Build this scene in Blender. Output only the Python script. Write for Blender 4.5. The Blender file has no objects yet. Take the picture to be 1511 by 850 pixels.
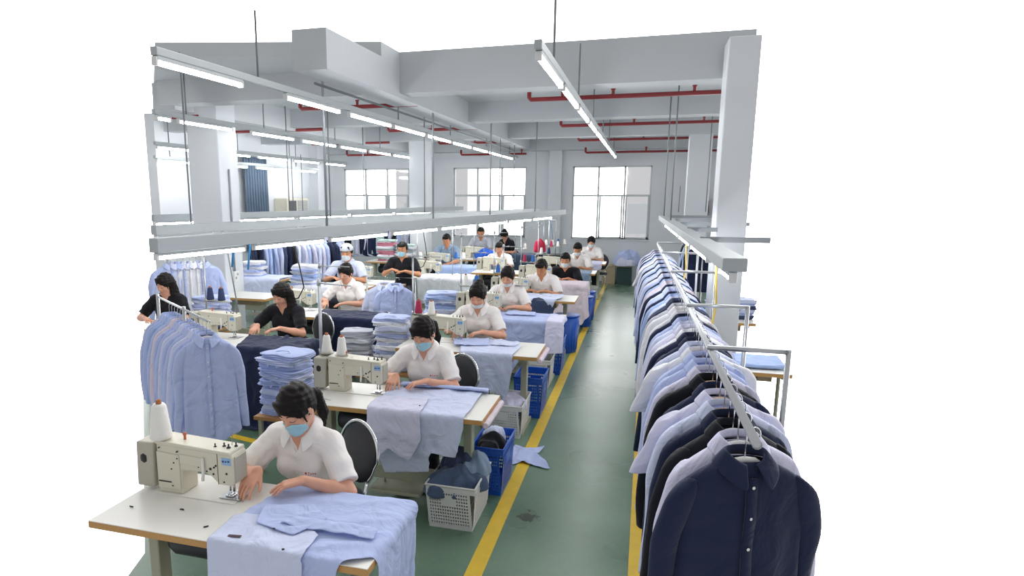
import bpy, bmesh, math, random
import numpy as np
from mathutils import Vector, Matrix
from mathutils.bvhtree import BVHTree
random.seed(7); RNG = np.random.RandomState(11)
C = bpy.context.scene.collection
PI = math.pi
# ------------------------------------------------------------------ camera model (1511 x 850 frame)
FPX, PX, PY, CAMZ = 970.0, 653.0, 467.0, 2.15
TH = math.atan2(180, FPX); PS = math.atan2(297, math.hypot(FPX, 180))
FW = np.array([-math.sin(PS)*math.cos(TH), math.cos(PS)*math.cos(TH), -math.sin(TH)])
RT = np.array([math.cos(PS), math.sin(PS), 0.0]); UPV = np.cross(RT, FW)
def ray(u, v): return RT*(u-PX) + UPV*(PY-v) + FW*FPX
def at(u, v, z):
    d = ray(u, v); t = (z-CAMZ)/d[2]; return (d[0]*t, d[1]*t)
def aty(u, v, y):
    d = ray(u, v); t = y/d[1]; return (d[0]*t, y, CAMZ+d[2]*t)
cam_d = bpy.data.cameras.new('camera'); cam = bpy.data.objects.new('camera', cam_d); C.objects.link(cam)
M3 = Matrix((tuple(RT), tuple(UPV), tuple(-FW))).transposed()
cam.matrix_world = Matrix.Translation((0, 0, CAMZ)) @ M3.to_4x4()
cam_d.sensor_width = 36; cam_d.sensor_fit = 'HORIZONTAL'; cam_d.lens = FPX/1511*36
cam_d.shift_x = (755.5-PX)/1511; cam_d.shift_y = (PY-425)/1511; cam_d.clip_start = 0.05
bpy.context.scene.camera = cam
# ------------------------------------------------------------------ materials
def lin(c):
    if isinstance(c, str):
        c = c.lstrip('#'); c = [int(c[i:i+2], 16)/255 for i in (0, 2, 4)]
    return tuple((x/12.92 if x <= .04045 else ((x+.055)/1.055)**2.4) for x in c)
_mats = {}
def mat(name, col, rough=.5, metal=0.0, kind=None, emit=0, spec=.5, alpha=None, sss=0, bump=.0, scale=40, var=0.0):
    if name in _mats: return _mats[name]
    m = bpy.data.materials.new(name); m.use_nodes = True; _mats[name] = m
    nt = m.node_tree; N = nt.nodes; L = nt.links; b = N['Principled BSDF']
    c = lin(col) + (1,)
    b.inputs['Base Color'].default_value = c; b.inputs['Roughness'].default_value = rough
    b.inputs['Metallic'].default_value = metal; b.inputs['Specular IOR Level'].default_value = spec
    if emit:
        b.inputs['Emission Color'].default_value = (1, 1, 1, 1); b.inputs['Emission Strength'].default_value = emit
    if sss:
        b.inputs['Subsurface Weight'].default_value = sss; b.inputs['Subsurface Radius'].default_value = (.02, .008, .004)
        b.inputs['Subsurface Scale'].default_value = .5
    tc = N.new('ShaderNodeTexCoord')
    if var or bump:
        no = N.new('ShaderNodeTexNoise'); no.inputs['Scale'].default_value = scale; no.inputs['Detail'].default_value = 4
        L.new(tc.outputs['Object'], no.inputs['Vector'])
        if var:
            mx = N.new('ShaderNodeMix'); mx.data_type = 'RGBA'; mx.blend_type = 'MIX'
            mx.inputs['A'].default_value = tuple(x*(1-var) for x in c[:3])+(1,); mx.inputs['B'].default_value = tuple(min(1, x*(1+var)) for x in c[:3])+(1,)
            L.new(no.outputs['Fac'], mx.inputs['Factor']); L.new(mx.outputs['Result'], b.inputs['Base Color'])
        if bump:
            bp = N.new('ShaderNodeBump'); bp.inputs['Strength'].default_value = bump; bp.inputs['Distance'].default_value = .01
            L.new(no.outputs['Fac'], bp.inputs['Height']); L.new(bp.outputs['Normal'], b.inputs['Normal'])
    return m
def fabric(name, col, wr=.55, weave=True, stripes=None):
    """cloth: fine weave plus soft creases in the bump, rough with a little sheen"""
    if name in _mats: return _mats[name]
    m = mat(name, col, rough=.85, spec=.2)
    nt = m.node_tree; N = nt.nodes; L = nt.links; b = N['Principled BSDF']
    b.inputs['Sheen Weight'].default_value = .12
    tc = N['Texture Coordinate']
    n1 = N.new('ShaderNodeTexNoise'); n1.inputs['Scale'].default_value = 5.5; n1.inputs['Detail'].default_value = 3; n1.inputs['Distortion'].default_value = 1.6; n1.inputs['Roughness'].default_value = .45
    n2 = N.new('ShaderNodeTexNoise'); n2.inputs['Scale'].default_value = 260; n2.inputs['Detail'].default_value = 2
    L.new(tc.outputs['Object'], n1.inputs['Vector']); L.new(tc.outputs['Object'], n2.inputs['Vector'])
    b1 = N.new('ShaderNodeBump'); b1.inputs['Strength'].default_value = wr; b1.inputs['Distance'].default_value = .05
    b2 = N.new('ShaderNodeBump'); b2.inputs['Strength'].default_value = .12; b2.inputs['Distance'].default_value = .002
    L.new(n1.outputs['Fac'], b1.inputs['Height']); L.new(n2.outputs['Fac'], b2.inputs['Height'])
    L.new(b1.outputs['Normal'], b2.inputs['Normal']); L.new(b2.outputs['Normal'], b.inputs['Normal'])
    c = lin(col)
    mx = N.new('ShaderNodeMix'); mx.data_type = 'RGBA'
    mx.inputs['A'].default_value = tuple(x*.93 for x in c)+(1,); mx.inputs['B'].default_value = tuple(min(1, x*1.05) for x in c)+(1,)
    if stripes:
        w = N.new('ShaderNodeTexWave'); w.inputs['Scale'].default_value = stripes; w.bands_direction = 'X'
        L.new(tc.outputs['Object'], w.inputs['Vector']); L.new(w.outputs['Fac'], mx.inputs['Factor'])
        mx.inputs['A'].default_value = tuple(x*.8 for x in c)+(1,)
    else: L.new(n2.outputs['Fac'], mx.inputs['Factor'])
    L.new(mx.outputs['Result'], b.inputs['Base Color'])
    return m
FB = dict(blue=fabric('shirt_blue', '#b3c0e8'), pale=fabric('shirt_pale_blue', '#cad2ec'), sky=fabric('shirt_sky', '#a2b8e3'),
          white=fabric('shirt_white', '#e6e7ee'), lilac=fabric('shirt_lilac', '#d3d3ea'), navy=fabric('shirt_navy', '#1d2643', wr=.35),
          black=fabric('shirt_black', '#14161f', wr=.35), grey=fabric('shirt_grey', '#b9bcc6'), slate=fabric('shirt_slate', '#3b4763'),
          denim=fabric('denim', '#4b5b76', wr=.5), denimlight=fabric('denim_light', '#8195ad', wr=.4), royal=fabric('royal_blue', '#2f5fc0'),
          pink=fabric('pinkish', '#d9ccd6'), rose=fabric('rose', '#c87f92'), mint=fabric('mint', '#b4c9c6'), red=fabric('crimson', '#c02a4c'),
          stripe=fabric('striped_blue', '#bccaf0', stripes=60), tee=fabric('black_tee', '#16171d', wr=.3), polo=fabric('white_polo', '#f0ecea', wr=.3))
SKIN = mat('skin', '#dba48a', rough=.5, sss=.15, spec=.35, var=.08, scale=30)
SKIN2 = mat('skin_tan', '#c98d68', rough=.5, sss=.15, spec=.35, var=.08, scale=30)
HAIR = mat('hair_black', '#120d0b', rough=.55, spec=.22, var=.3, scale=120, bump=.3)
MASK = fabric('mask_blue', '#a6d5e4', wr=.1); MASKW = fabric('mask_white', '#dfe8ee', wr=.1)
LIP = mat('lip', '#b86a64', rough=.4); BROW = mat('brow', '#241a18', rough=.8)
PANTS = fabric('trousers_dark', '#1a1c26'); SHOE = mat('shoe_black', '#15151a', rough=.5)
STEEL = mat('steel', '#b9bcc0', rough=.28, metal=.9, var=.05); CHROME = mat('chrome', '#d6d8da', rough=.15, metal=1)
DARKM = mat('dark_metal', '#3a3c40', rough=.45, metal=.6); GREYP = mat('grey_paint', '#8f959a', rough=.5)
CREAM = mat('machine_cream', '#d5d1c0', rough=.38, var=.05, scale=12); CREAMD = mat('machine_grey', '#b3b0a2', rough=.45, var=.08, scale=12)
FRAMEP = mat('frame_paint', '#a3a48f', rough=.5, var=.08, scale=10); BLACKP = mat('black_plastic', '#17181b', rough=.4)
LAM = mat('laminate_white', '#e4e3dd', rough=.35, var=.03, scale=6); SEATB = mat('black_vinyl', '#1b1c22', rough=.38, bump=.1, scale=300)
WHITEP = mat('white_plastic', '#d8d9d8', rough=.4, var=.04, scale=20); BLUEP = mat('blue_plastic', '#1453b8', rough=.35, var=.1, scale=10)
PIPE = mat('red_pipe_paint', '#84262a', rough=.4, var=.1, scale=8); RODM = mat('rod_grey', '#7d8285', rough=.5, metal=.3)
TRUNK = mat('trunking_white', '#aab0b3', rough=.5, var=.04, scale=4); TUBE = mat('tube_glow', '#ffffff', rough=.3, emit=29.0)
THW = mat('thread_white', '#ecebe7', rough=.7, bump=.3, scale=200); THN = mat('thread_navy', '#23305a', rough=.7, bump=.3, scale=200)
THR = mat('thread_crimson', '#a8234f', rough=.7, bump=.3, scale=200); THB = mat('thread_blue', '#2266b4', rough=.7, bump=.3, scale=200)
CONEC = mat('cone_core', '#a96a44', rough=.7); HANGW = mat('hanger_wood', '#c9a988', rough=.5, var=.1, scale=20)
WOODB = mat('wood_brown', '#a87a45', rough=.55, var=.15, scale=12); CARD = mat('plywood_box', '#a99a80', rough=.7, var=.12, scale=9)
STICK = mat('sticker_blue', '#8db4dc', rough=.4); STICKD = mat('sticker_dark', '#2c4a86', rough=.4); REDT = mat('red_thread_logo', '#c8452f', rough=.7)
YEL = mat('yellow_cable', '#e2c25a', rough=.5); BLUEC = mat('blue_cord', '#2f86c4', rough=.5)
def wood_edge():
    m = mat('plywood_edge', '#b98a4e', rough=.5); nt = m.node_tree; N = nt.nodes; L = nt.links; b = N['Principled BSDF']
    w = N.new('ShaderNodeTexWave'); w.bands_direction = 'Z'; w.inputs['Scale'].default_value = 30; w.inputs['Distortion'].default_value = 3
    mp = N.new('ShaderNodeMapping'); mp.inputs['Scale'].default_value = (.3, .3, 3); L.new(N['Texture Coordinate'].outputs['Object'], mp.inputs['Vector']); L.new(mp.outputs['Vector'], w.inputs['Vector'])
    r = N.new('ShaderNodeValToRGB'); r.color_ramp.elements[0].color = lin('#a37338')+(1,); r.color_ramp.elements[1].color = lin('#cfa566')+(1,)
    L.new(w.outputs['Fac'], r.inputs['Fac']); L.new(r.outputs['Color'], b.inputs['Base Color']); return m
PLY = wood_edge()
# ------------------------------------------------------------------ object helpers
def tag(o, label=None, cat=None, group=None, kind=None):
    if label: o['label'] = label
    if cat: o['category'] = cat
    if group: o['group'] = group
    if kind: o['kind'] = kind
    return o
def thing(name, label, cat, loc=(0, 0, 0), rz=0, group=None):
    o = bpy.data.objects.new(name, None); C.objects.link(o); o.location = loc; o.rotation_euler = (0, 0, rz)
    o.empty_display_size = .1
    return tag(o, label, cat, group)
def mesh_obj(name, V, F, m, parent=None, smooth=True, loc=None):
    me = bpy.data.meshes.new(name); me.from_pydata([tuple(map(float, v)) for v in V], [], [tuple(map(int, f)) for f in F]); me.update()
    if m: me.materials.append(m)
    if smooth: me.polygons.foreach_set('use_smooth', [True]*len(me.polygons))
    o = bpy.data.objects.new(name, me); C.objects.link(o)
    if parent: o.parent = parent
    if loc: o.location = loc
    return o
def np_mesh(name, V, F, m, parent=None, smooth=True):
    me = bpy.data.meshes.new(name); V = np.asarray(V, np.float32); F = np.asarray(F, np.int32)
    me.vertices.add(len(V)); me.vertices.foreach_set('co', V.ravel()); me.loops.add(F.size); me.loops.foreach_set('vertex_index', F.ravel())
    me.polygons.add(len(F)); me.polygons.foreach_set('loop_start', np.arange(0, F.size, F.shape[1], dtype=np.int32))
    me.polygons.foreach_set('loop_total', np.full(len(F), F.shape[1], np.int32)); me.polygons.foreach_set('use_smooth', np.full(len(F), smooth))
    me.update(calc_edges=True)
    if m: me.materials.append(m)
    o = bpy.data.objects.new(name, me); C.objects.link(o)
    if parent: o.parent = parent
    return o
class MB:
    def __init__(s): s.v = []; s.f = []; s.mi = []; s.cur = 0; s.sm = []
    def _add(s, V, F, smooth=False):
        n = len(s.v); s.v += [tuple(v) for v in V]
        for f in F: s.f.append(tuple(i+n for i in f)); s.mi.append(s.cur); s.sm.append(smooth)
    def box(s, x0, x1, y0, y1, z0, z1, b=.0, M=None):
        if x0 > x1: x0, x1 = x1, x0
        if y0 > y1: y0, y1 = y1, y0
        if z0 > z1: z0, z1 = z1, z0
        b = min(b, (x1-x0)*.45, (y1-y0)*.45, (z1-z0)*.45)
        if b <= 0:
            V = [(x, y, z) for x in (x0, x1) for y in (y0, y1) for z in (z0, z1)]
            F = [(0, 1, 3, 2), (4, 6, 7, 5), (0, 4, 5, 1), (2, 3, 7, 6), (0, 2, 6, 4), (1, 5, 7, 3)]
        else:
            bm = bmesh.new(); bmesh.ops.create_cube(bm, size=1)
            for v in bm.verts: v.co = ((x0+x1)/2+v.co.x*(x1-x0), (y0+y1)/2+v.co.y*(y1-y0), (z0+z1)/2+v.co.z*(z1-z0))
            bmesh.ops.bevel(bm, geom=bm.edges[:], offset=b, segments=2, affect='EDGES', profile=.5)
            bm.verts.index_update(); V = [tuple(v.co) for v in bm.verts]; F = [[v.index for v in f.verts] for f in bm.faces]; bm.free()
        if M is not None: V = [tuple(M @ Vector(v)) for v in V]
        s._add(V, F); return s
    def tube(s, pts, r, n=8, cap=True, closed=False):
        P = [Vector(p) for p in pts]; R = r if isinstance(r, (list, tuple)) else [r]*len(P); V = []; F = []
        m = len(P); up = None
        for i, p in enumerate(P):
            a = P[(i-1) % m] if (i > 0 or closed) else p; b = P[(i+1) % m] if (i < m-1 or closed) else p
            t = (b-a).normalized()
            if up is None: up = Vector((0, 0, 1)) if abs(t.z) < .9 else Vector((1, 0, 0))
            sd = t.cross(up)
            if sd.length < 1e-5: sd = t.orthogonal()
            sd.normalize(); up = sd.cross(t).normalized()
            for k in range(n):
                an = 2*PI*k/n; V.append(p+(sd*math.cos(an)+up*math.sin(an))*R[i])
        for i in range(m if closed else m-1):
            j = (i+1) % m
            for k in range(n): F.append((i*n+k, i*n+(k+1) % n, j*n+(k+1) % n, j*n+k))
        if cap and not closed: F.append(tuple(range(n-1, -1, -1))); F.append(tuple((m-1)*n+k for k in range(n)))
        s._add(V, F, True); return s
    def lathe(s, prof, c=(0, 0, 0), n=20, axis='z'):
        V = []; F = []; m = len(prof)
        for (r, z) in prof:
            for k in range(n):
                a = 2*PI*k/n; p = (r*math.cos(a), r*math.sin(a), z)
                if axis == 'x': p = (p[2], p[0], p[1])
                if axis == 'y': p = (p[0], p[2], p[1])
                V.append((p[0]+c[0], p[1]+c[1], p[2]+c[2]))
        for i in range(m-1):
            for k in range(n): F.append((i*n+k, i*n+(k+1) % n, (i+1)*n+(k+1) % n, (i+1)*n+k))
        if prof[0][0] > 1e-6: F.append(tuple(range(n-1, -1, -1)))
        if prof[-1][0] > 1e-6: F.append(tuple((m-1)*n+k for k in range(n)))
        s._add(V, F, True); return s
    def prism(s, poly, y0, y1, bev=0.0, axis='y'):
        """outline in x,z pushed along y (axis y) with a bevel"""
        bm = bmesh.new(); vs = [bm.verts.new((x, y0, z)) for x, z in poly]; f = bm.faces.new(vs)
        r = bmesh.ops.extrude_face_region(bm, geom=[f]); bmesh.ops.translate(bm, vec=(0, y1-y0, 0), verts=[g for g in r['geom'] if isinstance(g, bmesh.types.BMVert)])
        bmesh.ops.recalc_face_normals(bm, faces=bm.faces[:])
        if bev: bmesh.ops.bevel(bm, geom=bm.edges[:], offset=bev, segments=2, affect='EDGES', profile=.5)
        bm.verts.index_update(); V = [tuple(v.co) for v in bm.verts]; F = [[v.index for v in q.verts] for q in bm.faces]; bm.free()
        if axis == 'x': V = [(v[1], v[0], v[2]) for v in V]; F = [f[::-1] for f in F]
        s._add(V, F); return s
    def ball(s, c, r, n=10):
        r3 = r if isinstance(r, tuple) else (r, r, r); V = []; F = []
        for i in range(n+1):
            ph = PI*i/n
            for k in range(2*n): a = PI*k/n; V.append((c[0]+r3[0]*math.sin(ph)*math.cos(a), c[1]+r3[1]*math.sin(ph)*math.sin(a), c[2]+r3[2]*math.cos(ph)))
        for i in range(n):
            for k in range(2*n): F.append((i*2*n+k, (i+1)*2*n+k, (i+1)*2*n+(k+1) % (2*n), i*2*n+(k+1) % (2*n)))
        s._add(V, F, True); return s
    def build(s, name, mats, parent=None, label=None):
        me = bpy.data.meshes.new(name); me.from_pydata(s.v, [], s.f); me.update()
        for m in (mats if isinstance(mats, (list, tuple)) else [mats]): me.materials.append(m)
        me.polygons.foreach_set('material_index', s.mi); me.polygons.foreach_set('use_smooth', s.sm)
        o = bpy.data.objects.new(name, me); C.objects.link(o)
        if parent: o.parent = parent
        if label: o['label'] = label
        return o
_kids = {}
def copy_tree(o, parent=None):
    c = o.copy(); C.objects.link(c); c.parent = parent
    for ch in o.children: copy_tree(ch, c)
    return c
def dup(o, loc, rz, label=None, group=None):
    c = copy_tree(o); c.location = loc; c.rotation_euler = (c.rotation_euler[0], c.rotation_euler[1], rz)
    if label: c['label'] = label
    if group: c['group'] = group
    return c
def recolor(o, m):
    for sl in o.material_slots: sl.link = 'OBJECT'; sl.material = m
ORD = ('first second third fourth fifth sixth seventh eighth ninth tenth eleventh twelfth thirteenth fourteenth fifteenth sixteenth seventeenth eighteenth nineteenth twentieth').split()
def ordw(i):
    if i < 20: return ORD[i]
    t = {2: 'twenty', 3: 'thirty', 4: 'forty', 5: 'fifty', 6: 'sixty', 7: 'seventy'}; n = i+1
    if n % 10 == 0: return t[n//10][:-1]+'ieth'
    return t[n//10]+'-'+ORD[n % 10-1]
# ------------------------------------------------------------------ signed distance mesher
class Field:
    def __init__(s, lo, hi, h):
        s.h = h; s.lo = np.array(lo, float); n = np.ceil((np.array(hi)-s.lo)/h).astype(int)+1; s.n = n
        s.S = np.full(n, .08, np.float32); s.ax = [s.lo[i]+h*np.arange(n[i]) for i in range(3)]
    def sl(s, lo, hi, pad):
        a = np.clip(np.floor((np.array(lo)-pad-s.lo)/s.h).astype(int), 0, s.n); b = np.clip(np.ceil((np.array(hi)+pad-s.lo)/s.h).astype(int)+1, 0, s.n)
        return a, b
    def op(s, prim, k=.02, mode='u'):
        fn, lo, hi = prim; a, b = s.sl(lo, hi, k+2.5*s.h)
        if np.any(b-a <= 0): return
        X = s.ax[0][a[0]:b[0]][:, None, None]; Y = s.ax[1][a[1]:b[1]][None, :, None]; Z = s.ax[2][a[2]:b[2]][None, None, :]
        d = fn(X, Y, Z).astype(np.float32); v = s.S[a[0]:b[0], a[1]:b[1], a[2]:b[2]]
        if mode == 'u':
            h = np.clip(.5+.5*(v-d)/k, 0, 1); r = v+(d-v)*h-k*h*(1-h)
        elif mode == 's':
            d = -d; h = np.clip(.5-.5*(v-d)/k, 0, 1); r = v+(d-v)*h+k*h*(1-h)
        v[...] = r
    def mesh(s):
        S = s.S; h = s.h; sg = S < 0; a = sg[:-1]; n = np.array(S.shape)-1
        c = np.zeros(n, np.uint8)
        for dx in (0, 1):
            for dy in (0, 1):
                for dz in (0, 1): c += sg[dx:dx+n[0], dy:dy+n[1], dz:dz+n[2]]
        act = np.argwhere((c > 0) & (c < 8)); idm = np.full(n, -1, np.int64); idm[tuple(act.T)] = np.arange(len(act))
        cor = np.array([(x, y, z) for x in (0, 1) for y in (0, 1) for z in (0, 1)]); vals = np.stack([S[tuple((act+q).T)] for q in cor], 1)
        P = np.zeros((len(act), 3)); W = np.zeros(len(act))
        for i in range(8):
            for j in range(i+1, 8):
                if np.abs(cor[i]-cor[j]).sum() == 1:
                    m = (vals[:, i] < 0) != (vals[:, j] < 0); t = vals[m, i]/(vals[m, i]-vals[m, j]); P[m] += cor[i]+t[:, None]*(cor[j]-cor[i]); W[m] += 1
        V = s.lo+h*(act+P/W[:, None]); F = []
        for ax in range(3):
            b1, b2 = (ax+1) % 3, (ax+2) % 3
            sl0 = [slice(None)]*3; sl1 = [slice(None)]*3; sl0[ax] = slice(0, -1); sl1[ax] = slice(1, None)
            e = np.argwhere(sg[tuple(sl0)] != sg[tuple(sl1)])
            e = e[(e[:, b1] > 0) & (e[:, b2] > 0) & (e[:, b1] < n[b1]) & (e[:, b2] < n[b2])]
            u = np.zeros(3, int); u[b1] = 1; w = np.zeros(3, int); w[b2] = 1
            q = np.stack([idm[tuple((e-u-w).T)], idm[tuple((e-w).T)], idm[tuple(e.T)], idm[tuple((e-u).T)]], 1)
            fl = ~sg[tuple(e.T)]; q[fl] = q[fl][:, ::-1]; F.append(q)
        return V, np.concatenate(F)
def rcone(a, b, r1, r2, sq=None):
    a = np.array(a, float); b = np.array(b, float); ab = b-a; L2 = max(float(ab@ab), 1e-9); R = max(r1, r2)
    def f(X, Y, Z):
        px, py, pz = X-a[0], Y-a[1], Z-a[2]; t = np.clip((px*ab[0]+py*ab[1]+pz*ab[2])/L2, 0, 1)
        return np.sqrt((px-t*ab[0])**2+(py-t*ab[1])**2+(pz-t*ab[2])**2)-(r1+(r2-r1)*t)
    return (f, np.minimum(a, b)-R, np.maximum(a, b)+R)
def ell(c, r, R=None):
    c = np.array(c, float); r = np.array(r, float); R = np.eye(3) if R is None else np.array(R); m = r.max()
    def f(X, Y, Z):
        x, y, z = X-c[0], Y-c[1], Z-c[2]
        u = [(x*R[0, i]+y*R[1, i]+z*R[2, i]) for i in range(3)]
        k0 = np.sqrt(sum((u[i]/r[i])**2 for i in range(3))); k1 = np.sqrt(sum((u[i]/r[i]**2)**2 for i in range(3)))+1e-6
        return k0*(k0-1)/k1
    return (f, c-m, c+m)
def halfclip(prim, p, n):
    """keep the side of the plane through p that n points away from"""
    f0, lo, hi = prim; n = np.array(n, float); n = n/np.linalg.norm(n)
    return (lambda X, Y, Z: np.maximum(f0(X, Y, Z), (X-p[0])*n[0]+(Y-p[1])*n[1]+(Z-p[2])*n[2]), lo, hi)
def rough(prim, amp, fr, seed=0):
    f0, lo, hi = prim; r = np.random.RandomState(seed); D = r.normal(size=(4, 3))*fr; ph = r.rand(4)*6
    return (lambda X, Y, Z: f0(X, Y, Z)+amp*sum(np.sin(D[i, 0]*X+D[i, 1]*Y+D[i, 2]*Z+ph[i]) for i in range(4))/2, lo, hi)
def rotx(a): c, s = math.cos(a), math.sin(a); return np.array([[1, 0, 0], [0, c, -s], [0, s, c]])
def rotz(a): c, s = math.cos(a), math.sin(a); return np.array([[c, -s, 0], [s, c, 0], [0, 0, 1]])
def roty(a): c, s = math.cos(a), math.sin(a); return np.array([[c, 0, s], [0, 1, 0], [-s, 0, c]])
# ------------------------------------------------------------------ cloth: a sheet let fall over boxes
def drape(pts2, W, Hh, step, place, boxes, iters=160, z0=.03, crumple=.012, seed=0, squeeze=.97, blobs=(), crease=.009):
    """a sheet cut to the outline pts2, laid down in loose folds and let fall over boxes; returns verts, faces"""
    rs = np.random.RandomState(seed); nx = int(math.ceil(W/step))+1; ny = int(math.ceil(Hh/step))+1
    U, V = np.meshgrid(np.arange(nx)*step, np.arange(ny)*step, indexing='ij')
    pp = np.array(pts2, float); n = len(pp)
    def inpoly(U, V):
        r = np.zeros(U.shape, bool); j = n-1
        for i in range(n):
            xi, yi = pp[i]; xj, yj = pp[j]; r ^= ((yi > V) != (yj > V)) & (U < (xj-xi)*(V-yi)/((yj-yi) or 1e-9)+xi); j = i
        return r
    q = inpoly((U+step/2)[:-1, :-1], (V+step/2)[:-1, :-1]); used = np.zeros((nx, ny), bool)
    for a in (slice(None, -1), slice(1, None)):
        for b in (slice(None, -1), slice(1, None)): used[a, b] |= q
    allin = np.ones((nx, ny), bool); allin[0, :] = allin[-1, :] = allin[:, 0] = allin[:, -1] = False; allin[1:-1, 1:-1] = q[:-1, :-1] & q[1:, :-1] & q[:-1, 1:] & q[1:, 1:]
    bd = used & ~allin; best = np.full(U.shape, 1e9); CU, CV = U.copy(), V.copy()
    for i in range(n):
        a, b = pp[i], pp[(i+1) % n]; d = b-a; t = np.clip(((U-a[0])*d[0]+(V-a[1])*d[1])/(d@d), 0, 1); x = a[0]+t*d[0]; y = a[1]+t*d[1]; dd = (U-x)**2+(V-y)**2; m = dd < best
        best = np.where(m, dd, best); CU = np.where(m, x, CU); CV = np.where(m, y, CV)
    U = np.where(bd, CU, U); V = np.where(bd, CV, V)
    cx, cy = W/2, Hh/2; top = max(b[5] for b in boxes); th = rs.rand()*PI
    X, Y = place(cx+(U-cx)*(squeeze-.02), cy+(V-cy)*(squeeze+.01)); P = np.stack([X, Y, np.full_like(X, top+z0)], 2)
    for k in range(5):
        a = th+rs.normal()*.5; fr = rs.uniform(14, 34); P[..., 2] += crumple*np.abs(np.sin((U*math.cos(a)+V*math.sin(a)+.03*np.sin(V*12+k))*fr*.5+rs.rand()*6))**2*.9
    P[..., 2] += rs.normal(size=P.shape[:2])*.002
    Q = P.copy(); G = np.stack([U, V], 2)
    sl = slice; raw = [((sl(None, -1), sl(None)), (sl(1, None), sl(None)), 1.), ((sl(None), sl(None, -1)), (sl(None), sl(1, None)), 1.), ((sl(None, -1), sl(None, -1)), (sl(1, None), sl(1, None)), .4), ((sl(1, None), sl(None, -1)), (sl(None, -1), sl(1, None)), .4),
            ((sl(None, -2), sl(None)), (sl(2, None), sl(None)), .08), ((sl(None), sl(None, -2)), (sl(None), sl(2, None)), .08)]
    cons = [(a, b, np.sqrt(((G[a]-G[b])**2).sum(-1)), st*.42*used[a]*used[b]) for a, b, st in raw]
    dt2 = .012**2
    for it in range(iters):
        vel = (P-Q)*.97; Q = P.copy(); P = P+vel; P[..., 2] -= 9.8*dt2
        for rep in range(7):
            for a, b, L, w in cons:
                d = P[b]-P[a]; l = np.sqrt((d**2).sum(-1))+1e-9; f = (w*(l-L)/l*.62)[..., None]*d
                P[a] += f; P[b] -= f
            for (x0, x1, y0, y1, zb, zt) in boxes:
                x, y, z = P[..., 0], P[..., 1], P[..., 2]; m = (x > x0) & (x < x1) & (y > y0) & (y < y1) & (z < zt) & (z > zb)
                if m.any():
                    pen = np.stack([(zt-z)*.6, x-x0, x1-x, y-y0, y1-y], -1)[m]; k = pen.argmin(-1); w = P[m]
                    w[:, 2] = np.where(k == 0, zt, w[:, 2]); w[:, 0] = np.where(k == 1, x0, np.where(k == 2, x1, w[:, 0])); w[:, 1] = np.where(k == 3, y0, np.where(k == 4, y1, w[:, 1]))
                    qq = Q[m]; tp = k == 0; w[tp, :2] = qq[tp, :2]+(w[tp, :2]-qq[tp, :2])*.35; P[m] = w; qq += (w-qq)*.85; Q[m] = qq
            P[..., 2] = np.maximum(P[..., 2], .006)
    N = np.cross(np.gradient(P, axis=0), np.gradient(P, axis=1)); N /= np.linalg.norm(N, axis=-1, keepdims=True)+1e-9; N *= np.sign(N[..., 2:3]+1e-6); D = np.zeros_like(U)
    for k in range(4):       # pressed-in creases
        a = th+rs.normal()*.8; fr = rs.uniform(22, 60); ph = rs.rand(4)*6; w_ = (U*math.cos(a)+V*math.sin(a))+.035*np.sin((V*math.cos(a)-U*math.sin(a))*rs.uniform(5, 11)+ph[0])
        msk = np.clip(.5+.9*np.sin(U*rs.uniform(4, 9)+ph[1])*np.sin(V*rs.uniform(4, 9)+ph[2]), 0, 1); D += msk*(1-np.abs(np.sin(w_*fr*.5+ph[3])))**3*crease
    P = P+N*D[..., None]
    ids = np.arange(nx*ny).reshape(nx, ny)
    e = np.argwhere(q); F = np.stack([ids[e[:, 0], e[:, 1]], ids[e[:, 0]+1, e[:, 1]], ids[e[:, 0]+1, e[:, 1]+1], ids[e[:, 0], e[:, 1]+1]], 1)
    us = np.unique(F); rm = np.full(nx*ny, -1); rm[us] = np.arange(len(us)); return P.reshape(-1, 3)[us], rm[F]
def cloth_obj(name, VF, m, parent=None, thick=.003, sub=1):
    o = np_mesh(name, VF[0], VF[1], m, parent)
    so = o.modifiers.new('t', 'SOLIDIFY'); so.thickness = thick; so.offset = 1
    if sub: s = o.modifiers.new('s', 'SUBSURF'); s.levels = sub; s.render_levels = sub
    return o
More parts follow.
